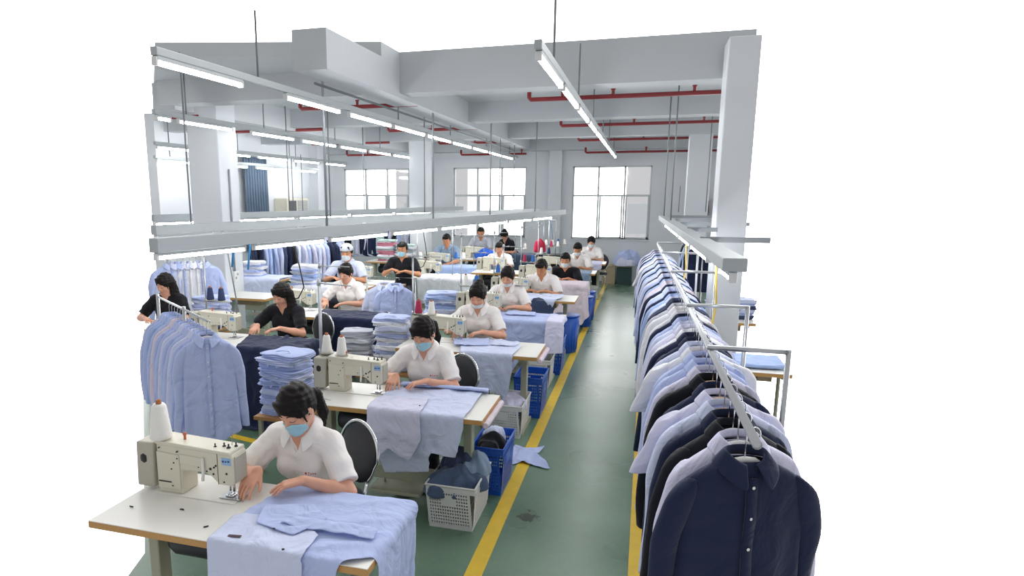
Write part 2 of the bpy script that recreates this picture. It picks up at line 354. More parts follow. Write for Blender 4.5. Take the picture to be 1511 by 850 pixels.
# ------------------------------------------------------------------ people
def ik(s, h, l1, l2, pole):
    s, h = np.array(s, float), np.array(h, float); d = h-s; L = np.linalg.norm(d); L = min(L, (l1+l2)*.995); u = d/np.linalg.norm(d)
    a = (l1*l1-l2*l2+L*L)/(2*L); r = math.sqrt(max(l1*l1-a*a, 0)); p = np.array(pole, float); p = p-u*(p@u); p /= np.linalg.norm(p)
    return s+u*a+p*r, s+u*L
def nrm(v): v = np.array(v, float); return v/np.linalg.norm(v)
def hand_prims(w, d, n, side, curl=.35, spread=.12, s=1.0):
    """palm, four unequal bent fingers and a thumb off the side of the palm. d: to the fingertips, n: out of the palm side"""
    d = nrm(d); n = nrm(np.array(n)-d*(np.array(n)@d)); lat = np.cross(d, n)*side      # towards the thumb
    out = []; pc = w+d*.045*s
    for t in (-.027, -.009, .009, .027): out.append(rcone(w+d*.012*s+lat*t*.8*s, w+d*.085*s+lat*t*1.15*s, .0135*s, .0115*s))
    for t, L in ((.0335, .068), (.0115, .077), (-.0105, .071), (-.0315, .055)):
        b = w+d*.083*s+lat*t*s; dd = nrm(d+lat*t*spread*25*.3); c = curl*(.35+.5*abs(t-.01)/.03); r = .0084
        for sg, rr in ((.45, .0079), (.31, .0073), (.24, .0066)):
            dd2 = nrm(dd*math.cos(c)+n*math.sin(c)); e = b+dd2*L*sg*s; out.append(rcone(b, e, r*s, rr*s)); b = e; dd = dd2; c = curl*.75; r = rr
    b = w+d*.022*s+lat*.024*s+n*.006*s; dd = nrm(d*.9+lat*.6+n*.3)
    for L, r0, r1 in ((.034, .0125, .0105), (.027, .0100, .009), (.019, .009, .0078)):
        e = b+dd*L*s; out.append(rcone(b, e, r0*s, r1*s)); b = e; dd = nrm(dd+d*.35+n*.12)
    return out
def ribbon_collar(rn, zc, h, w_back, w_front, tilt, m, name='collar', parent=None, T=None, gap=.35, drop=.006, ex=1.0, ey=1.0, pt=.022):
    """shirt collar: stands up round the neck, folds over and lies on the shoulders, its points longer in front (front is -y)"""
    V = []; F = []; n = 28
    for i in range(n+1):
        t = i/n; a = -PI/2+gap+(2*PI-2*gap)*t; f = abs(2*t-1)**4; c, s_ = math.cos(a), math.sin(a)
        fr = max(0, -s_); zc2 = zc-tilt*(fr**1.5)
        wd = w_back+(w_front-w_back)*f; e = 1 if t > .5 else -1
        tx = e*pt*f
        for (r, z) in ((rn, zc2-h*.9), (rn+.002, zc2), (rn+.007, zc2+.002), (rn+.007+wd*.55, zc2-wd*.55-drop), (rn+.008+wd*.9, zc2-wd*.95-drop*1.5)):
            k = max(0, (r-rn-.007)/max(wd, 1e-6)); V.append(Vector((r*c*ex+tx*k*0-tx*k*.3, r*s_*ey-abs(tx)*k*.9, z)))
    for i in range(n):
        for j in range(4): F.append((i*5+j, (i+1)*5+j, (i+1)*5+j+1, i*5+j+1))
    if T is not None: V = [Vector(T(np.array(v))) for v in V]
    o = mesh_obj(name, V, F, m, parent); so = o.modifiers.new('t', 'SOLIDIFY'); so.thickness = .003; so.offset = 0
    sb = o.modifiers.new('s', 'SUBSURF'); sb.levels = 1; sb.render_levels = 1
    return o
def person(loc, rz, label, top=None, hands=((-.14, -.42, .80), (.08, -.40, .79)), hdir=None, lean=18, pitch=32, yaw=0, roll=0, hair='ponytail', mask=None, h=.008,
           skin=None, sc=1.0, seat=.46, male=False, logo=None, bangs=True, cap=None, twist=0, hdrop=0.0, elbow=None, group=None, standing=False):
    top = top or FB['polo']; skin = skin or SKIN
    L = math.radians(lean); R = rotx(L) @ rotz(math.radians(twist)); hip = np.array([0, 0, seat+.08])
    T = lambda p: hip+R @ (np.array(p, float)-np.array([0, 0, .54])); Rt = R
    wsh = .18 if male else .155
    chest = []; A = chest.append
    A(ell(T((0, .0, .57)), (.165, .12, .12), Rt)); A(ell(T((0, 0, .70)), (.128, .098, .14), Rt)); A(ell(T((0, .005, .86)), (.152, .102, .15), Rt))
    sh = [T((-wsh, .005, .985)), T((wsh, .005, .985))]; A(rcone(T((-wsh+.03, .01, .975)), T((wsh-.03, .01, .975)), .055, .055))
    nb = T((0, .012, 1.035))
    A(rcone(nb, sh[0], .043, .043)); A(rcone(nb, sh[1], .043, .043))
    if not male: A(ell(T((-.07, -.085, .865)), (.055, .036, .055), Rt)); A(ell(T((.07, -.085, .865)), (.055, .036, .055), Rt))
    # head
    P = math.radians(pitch-5); Rh = rotz(math.radians(yaw)) @ roty(math.radians(roll)) @ rotx(P)
    hc = nb+np.array([0, -.018-.06*math.sin(P), .135-.02*math.sin(P)-hdrop])
    Hh = lambda p: hc+Rh @ np.array(p, float)
    flesh = list(chest); A = flesh.append
    A(rcone(nb, Hh((0, .022, -.06)), .052, .047))
    skull = [ell(Hh((0, .014, .035)), (.073, .093, .084), Rh), ell(Hh((0, -.022, -.03)), (.060, .066, .075), Rh), ell(Hh((0, -.048, -.082)), (.030, .030, .026), Rh)]
    face = [ell(Hh((-.036, -.052, -.028)), (.026, .024, .026), Rh), ell(Hh((.036, -.052, -.028)), (.026, .024, .026), Rh), rcone(Hh((-.03, -.068, .028)), Hh((.03, -.068, .028)), .015, .015)]
    # arms
    arms = []; hp = []; W = []
    l1, l2 = .265*sc, .235*sc
    for i, sd in enumerate((-1, 1)):
        tgt = np.array(hands[i], float)-0; pole = (elbow[i] if elbow else (sd*.75, .25, -.55)); el, w = ik(sh[i], tgt, l1, l2, pole); W.append((sh[i], el, w))
        arms += [rcone(sh[i], el, .045 if male else .041, .034), rcone(el, el+(w-el)*.35, .0345, .035), rcone(el+(w-el)*.3, w, .035, .0235)]
        dd = hdir[i] if hdir else nrm(w-el)*np.array([1, 1, .15])+np.array([-sd*.25, 0, -.12])
        hp.append(hand_prims(w, dd, (0, -.1, -1) if not standing else (-sd*.6, .3, -.5), -1 if sd > 0 else 1, curl=.38))
    legs = []
    for sd in (-1, 1):
        k = np.array([sd*.11, -.43, seat+.03]) if not standing else np.array([sd*.09, -.01, .47]); f = np.array([sd*.12, -.36, .09]) if not standing else np.array([sd*.1, .0, .08])
        hj = hip+np.array([sd*.085, .0, -.02]); legs += [rcone(hj, k, .082, .058), rcone(k, f, .056, .036)]; legs.append(rcone(f-np.array([0, 0, .04]), f+np.array([0, -.13, -.045]), .034, .03))
    allp = [p for p in flesh+skull+face+arms+legs+hp[0]+hp[1]]
    lo = np.min([p[1] for p in allp], 0)-.03; hi = np.max([p[2] for p in allp], 0)+.03
    Fd = Field(lo, hi, h)
    for p in flesh: Fd.op(p, .045)
    for p in legs: Fd.op(p, .03)
    for p in skull: Fd.op(p, .03)
    for p in face: Fd.op(p, .018)
    Fd.op(ell(Hh((-.030, -.092, .010)), (.017, .012, .011), Rh), .012, 's'); Fd.op(ell(Hh((.030, -.092, .010)), (.017, .012, .011), Rh), .012, 's')
    for sd in (-1, 1):
        Fd.op(ell(Hh((sd*.030, -.070, .009)), (.0165, .0145, .0125), Rh), .004)      # closed lid
        Fd.op(ell(Hh((sd*.076, .012, -.008)), (.010, .020, .031), Rh @ rotz(sd*.35)), .006); Fd.op(ell(Hh((sd*.088, .004, -.004)), (.006, .010, .016), Rh), .004, 's')
    Fd.op(rcone(Hh((0, -.080, .018)), Hh((0, -.101, -.018)), .0075, .0105), .012); Fd.op(rcone(Hh((-.012, -.090, -.024)), Hh((.012, -.090, -.024)), .0075, .0075), .008)
    Fd.op(rcone(Hh((-.016, -.079, -.048)), Hh((.016, -.079, -.048)), .0075, .0075), .008); Fd.op(rcone(Hh((-.012, -.078, -.058)), Hh((.012, -.078, -.058)), .0075, .0075), .007)
    for p in arms: Fd.op(p, .022)
    for hnd in hp:
        for i, p in enumerate(hnd): Fd.op(p, .012 if i < 4 else .0025)
    V, F = Fd.mesh(); body = np_mesh('person', V, F, skin); tag(body, label, 'person', group)
    if h < .0075: sm = body.modifiers.new('s', 'SMOOTH'); sm.factor = .5; sm.iterations = 2
    bvh = BVHTree.FromPolygons([tuple(v) for v in V], [tuple(f) for f in F])
    # shirt
    sp = []; off = .013
    grow = lambda p, e: ((lambda X, Y, Z, f=p[0]: f(X, Y, Z)-e), p[1]-e, p[2]+e)
    Fs = Field(lo-.03, hi+.03, h*1.0); i = 0
    for p in chest: Fs.op(rough(grow(p, off+(.006 if i in (1, 2) else 0)), .0045, 34, 3+i), .035); i += 1
    for (s0, el, w) in W:
        u = nrm(el-s0); ce = s0+u*(l1*(.80 if not male else .82)); pr = rcone(s0-u*.0, s0+u*l1*1.2, .055 if not male else .06, .066 if not male else .07)
        Fs.op(rough(halfclip(pr, ce, u), .0055, 42, i), .012); i += 1
        Fs.op(halfclip(rcone(s0+u*.02, s0+u*l1*.5, .055, .058), ce, u), .03)
    neckax = nrm(Hh((0, .02, -.06))-nb)
    up_ = Rt @ np.array([0, 0, 1.]); fr_ = Rt @ np.array([0, -1., 0])
    cutp = nb+up_*.022; big = (lambda X, Y, Z: -((X-cutp[0])*up_[0]+(Y-cutp[1])*up_[1]+(Z-cutp[2])*up_[2]), nb-.2, nb+.25)
    hemp = hip+np.array([0, 0, -.10]); Fs.op((lambda X, Y, Z: (Z-hemp[2])+0*X+0*Y, np.array([-.5, -.5, seat-.3]), np.array([.5, .5, seat-.02])), .004, 's')
    Fs.op(big, .006, 's'); Fs.op(rcone(nb+up_*.09, nb+up_*.0, .060, .052), .006, 's')
    Fs.op(rcone(nb+fr_*.07+up_*.04, nb+fr_*.085-up_*.055, .040, .010), .008, 's')
    V2, F2 = Fs.mesh(); shirt = np_mesh('polo_shirt' if top is not FB['tee'] else 'tee_shirt', V2, F2, top, body); sm = shirt.modifiers.new('s', 'SMOOTH'); sm.factor = .5; sm.iterations = 2
    bs = BVHTree.FromPolygons([tuple(v) for v in V2], [tuple(f) for f in F2])
    if top is not FB['tee']:
        ribbon_collar(.060, .058, .03, .036, .044, .050, top, parent=body, T=lambda p: nb+Rt @ (p*np.array([1.08, 1.05, 1])+np.array([0, .0, .0])), gap=.42)
        for q in range(6):
            o_ = nb-up_*(.055+.022*q); hit = bs.ray_cast(Vector(o_+fr_*.4), Vector(-fr_))
            if hit[0] and q % 2: MB().ball(tuple(hit[0]), .0042, 4).build('button', THW if top is FB['polo'] else BLACKP, body)
    if logo:
        for name_, m_, items in (('chest_logo', logo, [(-.02, 0, .012, .014), (-.004, .005, .010, .006), (-.004, -.005, .009, .005), (.008, 0, .006, .011), (.018, .001, .009, .006), (.028, -.001, .007, .009)]),):
            mb = MB()
            for (dx, dz, a, b) in items:
                o_ = nb+Rt @ np.array([.082+dx, 0, -.145+dz]); hit = bs.ray_cast(Vector(o_+fr_*.4), Vector(-fr_))
                if hit[0]: mb.ball(tuple(hit[0]), (a*.5, .002, b*.5), 4)
            mb.build(name_, m_, body, label='small red embroidered mark')
    # hair
    hl = []; k = .03
    Fh = Field(hc-np.array([.17, .26, .34]), hc+np.array([.17, .22, .17]), min(h, .006)); inf = .013 if not male else .011
    Fh.op(rough(ell(Hh((0, .016, .04)), (.073+inf, .093+inf, .084+inf), Rh), .0032, 120, 5), .02)
    Fh.op(rough(ell(Hh((0, .035, -.005)), (.074, .076, .075), Rh), .002, 110, 6), .03)
    def region(px_, z_, y_, sgn=1):
        def f(X, Y, Z):
            x, y, z = X-hc[0], Y-hc[1], Z-hc[2]; u = [x*Rh[0, j]+y*Rh[1, j]+z*Rh[2, j] for j in range(3)]
            hair_line = z_+.012*np.sin(u[0]*160)*0
            return np.maximum(np.maximum(u[1]-y_, u[2]-hair_line), np.abs(u[0])-px_)
        return (f, hc-.16, hc+.16)
    Fh.op(region(.058 if not male else .066, (.056 if bangs else .074) if not male else .066, -.02), .012, 's')
    Fh.op(region(.2, -.012 if not male else .012, -.012), .010, 's')
    Fh.op(region(.2, -.035 if not male else -.03, .02), .012, 's')
    if bangs:
        for t in np.linspace(-1, 1, 15):
            Fh.op(rcone(Hh((t*.040-.012, -.066+.014*t*t, .090)), Hh((t*.066, -.087+.034*t*t, .062-.056*abs(t)**1.5+.003*math.sin(t*19))), .012, .005), .010)
        for sd in (-1, 1): Fh.op(rcone(Hh((sd*.070, -.035, .04)), Hh((sd*.073, -.040, -.035)), .009, .004), .01)
    if male:
        for t in np.linspace(-1, 1, 11): Fh.op(rcone(Hh((t*.052, -.055, .095)), Hh((t*.058+.006, -.082+.02*t*t, .068+.006*math.sin(t*13))), .014, .007), .008)
    if hair == 'ponytail':
        p0 = Hh((0, .098, .035)); Fh.op(ell(p0, (.024, .02, .024)), .01); p1 = p0+np.array([.035, .05, -.03]); p2 = p1+np.array([.02, .035, -.10]); p3 = p2+np.array([.004, .0, -.09])
        for a, b, r1, r2 in ((p0, p1, .022, .030), (p1, p2, .030, .027), (p2, p3, .027, .008)): Fh.op(rough(rcone(a, b, r1, r2), .002, 130, 8), .012)
    if hair == 'long':
        for sd in (-1, 1):
            a = Hh((sd*.06, .03, .02)); b = nb+np.array([sd*.085, .02 if sd < 0 else -.03, .01]); c = b+np.array([sd*.01, -.035, -.13])
            if sd > 0:
                for q in range(3): Fh.op(rough(rcone(a+np.array([.012*q, .01*q, 0]), b+np.array([.015*q, .02*q, 0]), .030, .028), .003, 90, q), .02); Fh.op(rough(rcone(b+np.array([.015*q, .02*q, 0]), c+np.array([.012*q, .03*q, 0]), .028, .010), .003, 90, q+4), .02)
        Fh.op(rough(rcone(Hh((0, .07, 0)), nb+np.array([.03, .08, -.10]), .055, .03), .003, 90, 9), .02)
    if hair == 'bun':
        Fh.op(rough(ell(Hh((.005, .085, .105)), (.042, .040, .036), Rh), .004, 100, 8), .012); Fh.op(rcone(Hh((0, .04, .11)), Hh((0, .07, .11)), .03, .03), .02)
    V3, F3 = Fh.mesh(); np_mesh('hair', V3, F3, HAIR, body)
    # brows, lashes, lips
    hx = lambda p, d=(0, 1, 0): bvh.ray_cast(Vector(Hh((p[0], -.2, p[2]))), Vector(Rh @ np.array(d, float)))
    if h < .0125:
        for sd in (-1, 1):
            for (z0, rr, bow) in ((.034, .0028, .004), (.003, .0016, -.004)):
                pts = []
                for t in np.linspace(-1, 1, 6):
                    hh = hx((sd*.030+t*.015, 0, z0+bow*(1-t*t)))
                    if hh[0]: pts.append(tuple(hh[0]))
                if len(pts) > 2: MB().tube(pts, rr, 5).build('eyebrow' if z0 > .02 else 'eyelash', BROW, body)
        if not mask:
            mb = MB(); pts = [tuple(q[0]) for q in (hx((t, 0, -.053+.002*abs(t)*50)) for t in np.linspace(-.018, .018, 7)) if q[0]]
            if len(pts) > 2: mb.tube(pts, [.002]+[.0042]*(len(pts)-2)+[.002], 6)
            mb.build('lip', LIP, body)
    if mask:
        chinM = mask == 'chin'; mm = MASKW if mask in ('white', 'chin') else MASK; zc = (-.052 if not chinM else -.075); V = []; F = []; nx_, nz_ = 17, 9
        for i in range(nx_):
            for j in range(nz_):
                a = (i/(nx_-1)*2-1); x = a*.062; z = zc+(j/(nz_-1)*2-1)*(.043-.016*abs(a)**2) if not chinM else zc+(j/(nz_-1)*2-1)*.022
                hh = bvh.ray_cast(Vector(Hh((x*1.0, -.25, z))), Vector(Rh @ np.array([0, 1., 0])))
                y = -.096+.055*a*a
                if hh[0] is not None:
                    yl = float((np.array(hh[0])-hc) @ Rh[:, 1]); y = min(max(yl, -.115)-.004, -.02)
                y0 = -.104+.072*a*a+.010*((z-zc)/.043)**2; V.append([x, min(y, y0 if not chinM else y), z])
        for i in range(nx_-1):
            for j in range(nz_-1): F.append((i*nz_+j, (i+1)*nz_+j, (i+1)*nz_+j+1, i*nz_+j+1))
        V = [Hh((v[0], v[1]-.0015*(j_ % nz_ % 2), v[2])) for j_, v in enumerate(V)]
        mo = mesh_obj('face_mask', V, F, mm, body); so = mo.modifiers.new('t', 'SOLIDIFY'); so.thickness = .002; so.offset = 0; sb = mo.modifiers.new('s', 'SUBSURF'); sb.levels = sb.render_levels = 1
        for sd in (-1, 1):
            for z in (-.022, -.07) if not chinM else (-.06,): MB().tube([Hh((sd*.060, -.044, z+(.0 if z > -.04 else .006))), Hh((sd*.074, -.018, z*.5-.005)), Hh((sd*.086, .012, -.008+.02*(1 if z > -.04 else -1)))], .0012, 5).build('mask_strap', MASKW, mo)
    if cap:
        Fc = Field(hc-.16, hc+.16, .007); Fc.op(ell(Hh((0, .012, .05)), (.095, .112, .092), Rh), .02); Fc.op(region(.2, .045, .3), .008, 's'); V4, F4 = Fc.mesh(); np_mesh('hair_net', V4, F4, cap, body)
    # trousers
    Fp = Field(np.array([-.24, -.62, 0]), np.array([.24, .2, seat+.2]), max(h, .010))
    Fp.op(ell(hip+np.array([0, 0, .02]), (.178, .135, .12)), .03)
    for i_ in (0, 1, 3, 4): Fp.op(rough(grow(legs[i_], .014), .003, 40, i_), .03)
    V5, F5 = Fp.mesh(); np_mesh('trousers', V5, F5, PANTS, body)
    for sd in (-1, 1):
        f = np.array([sd*.12, -.36, .0]) if not standing else np.array([sd*.1, 0, 0])
        mb = MB(); mb.prism([(-.05, .0), (.16, .0), (.165, .03), (.10, .055), (.05, .09), (-.05, .09)], -.042, .042, .012); o = mb.build('shoe', SHOE, body); o.location = tuple(f); o.rotation_euler = (0, 0, -PI/2)
    body.location = (loc[0], loc[1], loc[2] if len(loc) > 2 else 0); body.rotation_euler = (0, 0, rz); body.scale = (sc, sc, sc)
    return body
# ------------------------------------------------------------------ the room
def floor_mat():
    m = bpy.data.materials.new('green_epoxy'); m.use_nodes = True; nt = m.node_tree; N = nt.nodes; L = nt.links; b = N['Principled BSDF']
    tc = N.new('ShaderNodeTexCoord'); n1 = N.new('ShaderNodeTexNoise'); n1.inputs['Scale'].default_value = 1.1; n1.inputs['Detail'].default_value = 2
    n2 = N.new('ShaderNodeTexNoise'); n2.inputs['Scale'].default_value = 30; n2.inputs['Detail'].default_value = 5
    L.new(tc.outputs['Object'], n1.inputs['Vector']); L.new(tc.outputs['Object'], n2.inputs['Vector'])
    r = N.new('ShaderNodeValToRGB'); r.color_ramp.elements[0].color = lin('#5c7963')+(1,); r.color_ramp.elements[1].color = lin('#78947e')+(1,); r.color_ramp.elements[0].position = .3; r.color_ramp.elements[1].position = .7
    L.new(n1.outputs['Fac'], r.inputs['Fac']); mx = N.new('ShaderNodeMix'); mx.data_type = 'RGBA'; mx.blend_type = 'MULTIPLY'; mx.inputs['Factor'].default_value = .25
    L.new(r.outputs['Color'], mx.inputs['A']); L.new(n2.outputs['Color'], mx.inputs['B'])
    # dark ink-like stain by the second table and small scuffs
    sp = N.new('ShaderNodeVectorMath'); sp.operation = 'DISTANCE'; sp.inputs[1].default_value = (-.64, 4.12, 0); L.new(tc.outputs['Object'], sp.inputs[0])
    ad = N.new('ShaderNodeMath'); ad.operation = 'MULTIPLY_ADD'; ad.inputs[1].default_value = .25; L.new(n2.outputs['Fac'], ad.inputs[0]); L.new(sp.outputs['Value'], ad.inputs[2])
    st = N.new('ShaderNodeMapRange'); st.inputs['From Min'].default_value = .175; st.inputs['From Max'].default_value = .20; st.inputs['To Min'].default_value = .8; st.inputs['To Max'].default_value = 0; L.new(ad.outputs['Value'], st.inputs['Value'])
    m2 = N.new('ShaderNodeMix'); m2.data_type = 'RGBA'; L.new(mx.outputs['Result'], m2.inputs['A']); m2.inputs['B'].default_value = lin('#2c3530')+(1,); L.new(st.outputs['Result'], m2.inputs['Factor'])
    L.new(m2.outputs['Result'], b.inputs['Base Color'])
    rr = N.new('ShaderNodeMapRange'); rr.inputs['To Min'].default_value = .22; rr.inputs['To Max'].default_value = .36; L.new(n1.outputs['Fac'], rr.inputs['Value']); L.new(rr.outputs['Result'], b.inputs['Roughness'])
    b.inputs['Specular IOR Level'].default_value = .6
    return m
WALL = mat('wall_paint', '#d9dce1', rough=.75, var=.02, scale=2); CEIL = mat('ceiling_paint', '#bcc0c4', rough=.85, var=.02, scale=2)
COLM = mat('column_paint', '#d2d6db', rough=.7, var=.02, scale=2); WFR = mat('window_frame_grey', '#c6cacc', rough=.4)
YLINE = mat('yellow_floor_paint', '#d9b52c', rough=.45, var=.18, scale=9)
def prismxy(name, poly, z0, z1, m, kind='structure'):
    n = len(poly); V = [(x, y, z0) for x, y in poly]+[(x, y, z1) for x, y in poly]
    F = [tuple(range(n-1, -1, -1)), tuple(range(n, 2*n))]+[(i, (i+1) % n, n+(i+1) % n, n+i) for i in range(n)]
    o = mesh_obj(name, V, F, m, smooth=False); o['kind'] = kind; return o
YB = 17.0
# the hall is modelled for the bays the photo looks into
fl = prismxy('floor', [(-2.4, 1.9), (.74, 1.9), (1.2, 7.5), (2.1, 15.5), (2.1, YB+.2), (-8.8, YB+.2), (-8.8, 9.9), (-2.8, 3.0)], -.12, 0, floor_mat())
for i, poly in enumerate(([(-.875, 3.0), (-.775, 3.0), (-.74, 16.4), (-.82, 16.4)], [(.02, 2.2), (.12, 2.2), (.17, 16.4), (.09, 16.4)], [(-3.9, 4.92), (-2.4, 4.60), (-2.4, 4.68), (-3.9, 5.0)])):
    prismxy('floor_marking', poly, .0005, .0025, YLINE)
def wall_with_holes(name, x0, x1, z0, z1, y0, y1, holes, m):
    mb = MB(); xs = sorted({x0, x1, *[h[0] for h in holes], *[h[1] for h in holes]})
    for a, b in zip(xs[:-1], xs[1:]):
        hs = [h for h in holes if h[0] <= a+1e-6 and h[1] >= b-1e-6]
        if not hs: mb.box(a, b, y0, y1, z0, z1)
        else: mb.box(a, b, y0, y1, z0, hs[0][2]); mb.box(a, b, y0, y1, hs[0][3], z1)
    o = mb.build(name, m); o['kind'] = 'structure'; return o
HOLES = [(-7.98, -6.07, 1.05, 2.84), (-4.82, -2.89, 1.05, 2.84), (-1.72, .17, 1.05, 2.84)]
ZC = 3.6
wall_with_holes('wall_back', -8.8, 2.1, 0, ZC, YB, YB+.22, HOLES, WALL)
o = MB().box(-8.8, -8.6, 10.35, YB, 0, ZC).box(-8.6, -8.35, 16.2, YB, 0, ZC).build('wall_left', WALL); o['kind'] = 'structure'
o = MB().box(2.0, 2.1, 15.5, YB, 0, ZC).build('wall_right', WALL); o['kind'] = 'structure'
o = prismxy('ceiling', [(-5.1, 6.25), (-2.76, 6.9), (-2.76, 7.46), (.98, 7.46), (2.1, 15.5), (2.1, YB+.2), (-8.8, YB+.2), (-8.8, 10.6)], ZC, ZC+.15, CEIL)
def struct_box(name, *a, m=CEIL, b=0):
    o = MB().box(*a, b=b).build(name, m); o['kind'] = 'structure'; return o
for (y0, y1) in ((7.46, 7.80), (10.6, 10.95), (13.9, 14.25)):
    struct_box('ceiling_beam', {7.46: -6.1, 10.6: -8.6, 13.9: -8.6}[y0], {7.46: .98, 10.6: 1.35, 13.9: 1.75}[y0], y0, y1, 3.3, ZC)
struct_box('ceiling_beam', -8.6, 2.0, 16.7, YB, 3.22, ZC)
for X, Y0 in ((-3.1, 5.6), (-6.3, 7.6)): struct_box('ceiling_beam', X, X+.34, Y0, 16.75, 3.25, ZC)
o = MB().box(.69, .97, 7.0, 7.42, 0, ZC, b=.012).build('column', COLM); o['kind'] = 'structure'
o = MB().box(.80, 1.22, 14.0, 14.4, 0, ZC, b=.012).build('column', COLM); o['kind'] = 'structure'
o = MB().box(-6.11, -5.62, 8.0, 8.44, 0, ZC, b=.012).build('column', COLM); o['kind'] = 'structure'
o = MB().box(-5.02, -4.62, 14.1, 14.5, 0, ZC, b=.012).build('column', COLM); o['kind'] = 'structure'
o = MB().box(-2.3, -1.98, 16.85, YB, 0, ZC, b=.01).build('wall_pilaster', COLM); o['kind'] = 'structure'
GLASS = bpy.data.materials.new('window_glass'); GLASS.use_nodes = True
_n = GLASS.node_tree.nodes; _l = GLASS.node_tree.links; _n.clear(); _o = _n.new('ShaderNodeOutputMaterial'); _t = _n.new('ShaderNodeBsdfTransparent'); _g = _n.new('ShaderNodeBsdfGlossy'); _g.inputs['Roughness'].default_value = .05
_m = _n.new('ShaderNodeMixShader'); _m.inputs[0].default_value = .06; _l.new(_t.outputs[0], _m.inputs[1]); _l.new(_g.outputs[0], _m.inputs[2]); _l.new(_m.outputs[0], _o.inputs[0])
for i, (x0, x1, z0, z1) in enumerate(HOLES):
    w = thing('window_%d' % (i+1), None, None, (0, 0, 0)); w['kind'] = 'structure'; y = YB+.06; t = .035; zm = z0+(z1-z0)*.60
    mb = MB(); mb.box(x0, x1, y, y+.06, z0, z0+t); mb.box(x0, x1, y, y+.06, z1-t, z1); mb.box(x0, x0+t, y, y+.06, z0, z1); mb.box(x1-t, x1, y, y+.06, z0, z1)
    mb.box(x0, x1, y-.005, y+.065, zm-t*.7, zm+t*.7)
    d = (x1-x0)/3
    for q in (1, 2): mb.box(x0+d*q-t*.6, x0+d*q+t*.6, y, y+.06, z0, z1)
    # sliding sash frames in the lower part
    for a, b_ in ((x0+d, x0+2*d), (x0+2*d, x1)): mb.box(a+.03, a+.07, y-.02, y+.03, z0+.02, zm); mb.box(b_-.07, b_-.03, y-.02, y+.03, z0+.02, zm); mb.box(a+.03, b_-.03, y-.02, y+.03, z0+.02, z0+.06)
    mb.build('window_frame', WFR, w)['kind'] = 'structure'
    MB().box(x0+t, x1-t, y+.028, y+.034, z0+t, z1-t).build('window_pane', GLASS, w)['kind'] = 'structure'
    MB().box(x0-.03, x1+.03, YB-.03, YB+.05, z0-.04, z0).build('window_sill', COLM, w)['kind'] = 'structure'
# what stands outside: pale blocks of flats, the daylight wash-out put into their colours
OUTM = mat('facade_pale', '#f6f6f8', rough=.9); OUTW = mat('facade_window', '#dfe5ea', rough=.4); OUTP = mat('facade_pinkish', '#f3e9e6', rough=.9)
def block(x0, x1, y, z1, lab, m):
    b = thing('apartment_building', lab, 'building', ((x0+x1)/2, y, -6)); w = x1-x0
    MB().box(-w/2, w/2, 0, 5, 0, z1+6).build('facade', m, b)
    for fz in range(1, int((z1+6)/2.8)):
        z = fz*2.8; MB().box(-w/2, w/2, -.5, 0, z-.15, z+.12).build('balcony_slab', OUTM, b)
        n = max(2, int(w/2.2))
        for k in range(n):
            x = -w/2+w*(k+.5)/n; MB().box(x-.5, x+.5, -.03, .05, z+.7, z+2.1).build('facade_window', OUTW, b)
block(-.8, 1.6, 33, 4.2, 'pale block of flats seen through the window nearest the aisle', OUTM)
block(-12.5, -8.6, 33, 3.6, 'pale block of flats seen through the middle and left windows', OUTM)

# world
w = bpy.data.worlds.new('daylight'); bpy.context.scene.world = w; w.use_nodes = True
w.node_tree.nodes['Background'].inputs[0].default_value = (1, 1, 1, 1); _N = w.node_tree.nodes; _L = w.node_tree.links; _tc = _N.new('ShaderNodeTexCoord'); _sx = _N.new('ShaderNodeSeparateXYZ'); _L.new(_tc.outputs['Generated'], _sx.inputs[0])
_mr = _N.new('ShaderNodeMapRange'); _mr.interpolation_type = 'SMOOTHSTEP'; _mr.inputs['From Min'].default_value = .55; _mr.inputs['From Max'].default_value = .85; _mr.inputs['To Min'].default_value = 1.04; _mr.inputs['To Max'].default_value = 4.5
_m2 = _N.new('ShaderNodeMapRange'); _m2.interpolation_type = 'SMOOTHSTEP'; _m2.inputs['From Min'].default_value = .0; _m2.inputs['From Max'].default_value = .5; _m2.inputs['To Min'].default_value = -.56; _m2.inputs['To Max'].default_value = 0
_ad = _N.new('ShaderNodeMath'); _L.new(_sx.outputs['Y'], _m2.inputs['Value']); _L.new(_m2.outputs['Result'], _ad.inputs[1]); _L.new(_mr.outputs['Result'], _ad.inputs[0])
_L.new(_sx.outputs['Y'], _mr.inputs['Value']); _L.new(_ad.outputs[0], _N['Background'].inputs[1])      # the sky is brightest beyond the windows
vs = bpy.context.scene.view_settings; vs.view_transform = 'Standard'; vs.look = 'None'; vs.gamma = 1; vs.exposure = .32; vs.use_curve_mapping = False
cy = bpy.context.scene.cycles; cy.use_denoising = True; cy.max_bounces = 6; cy.diffuse_bounces = 4; cy.sample_clamp_indirect = 6
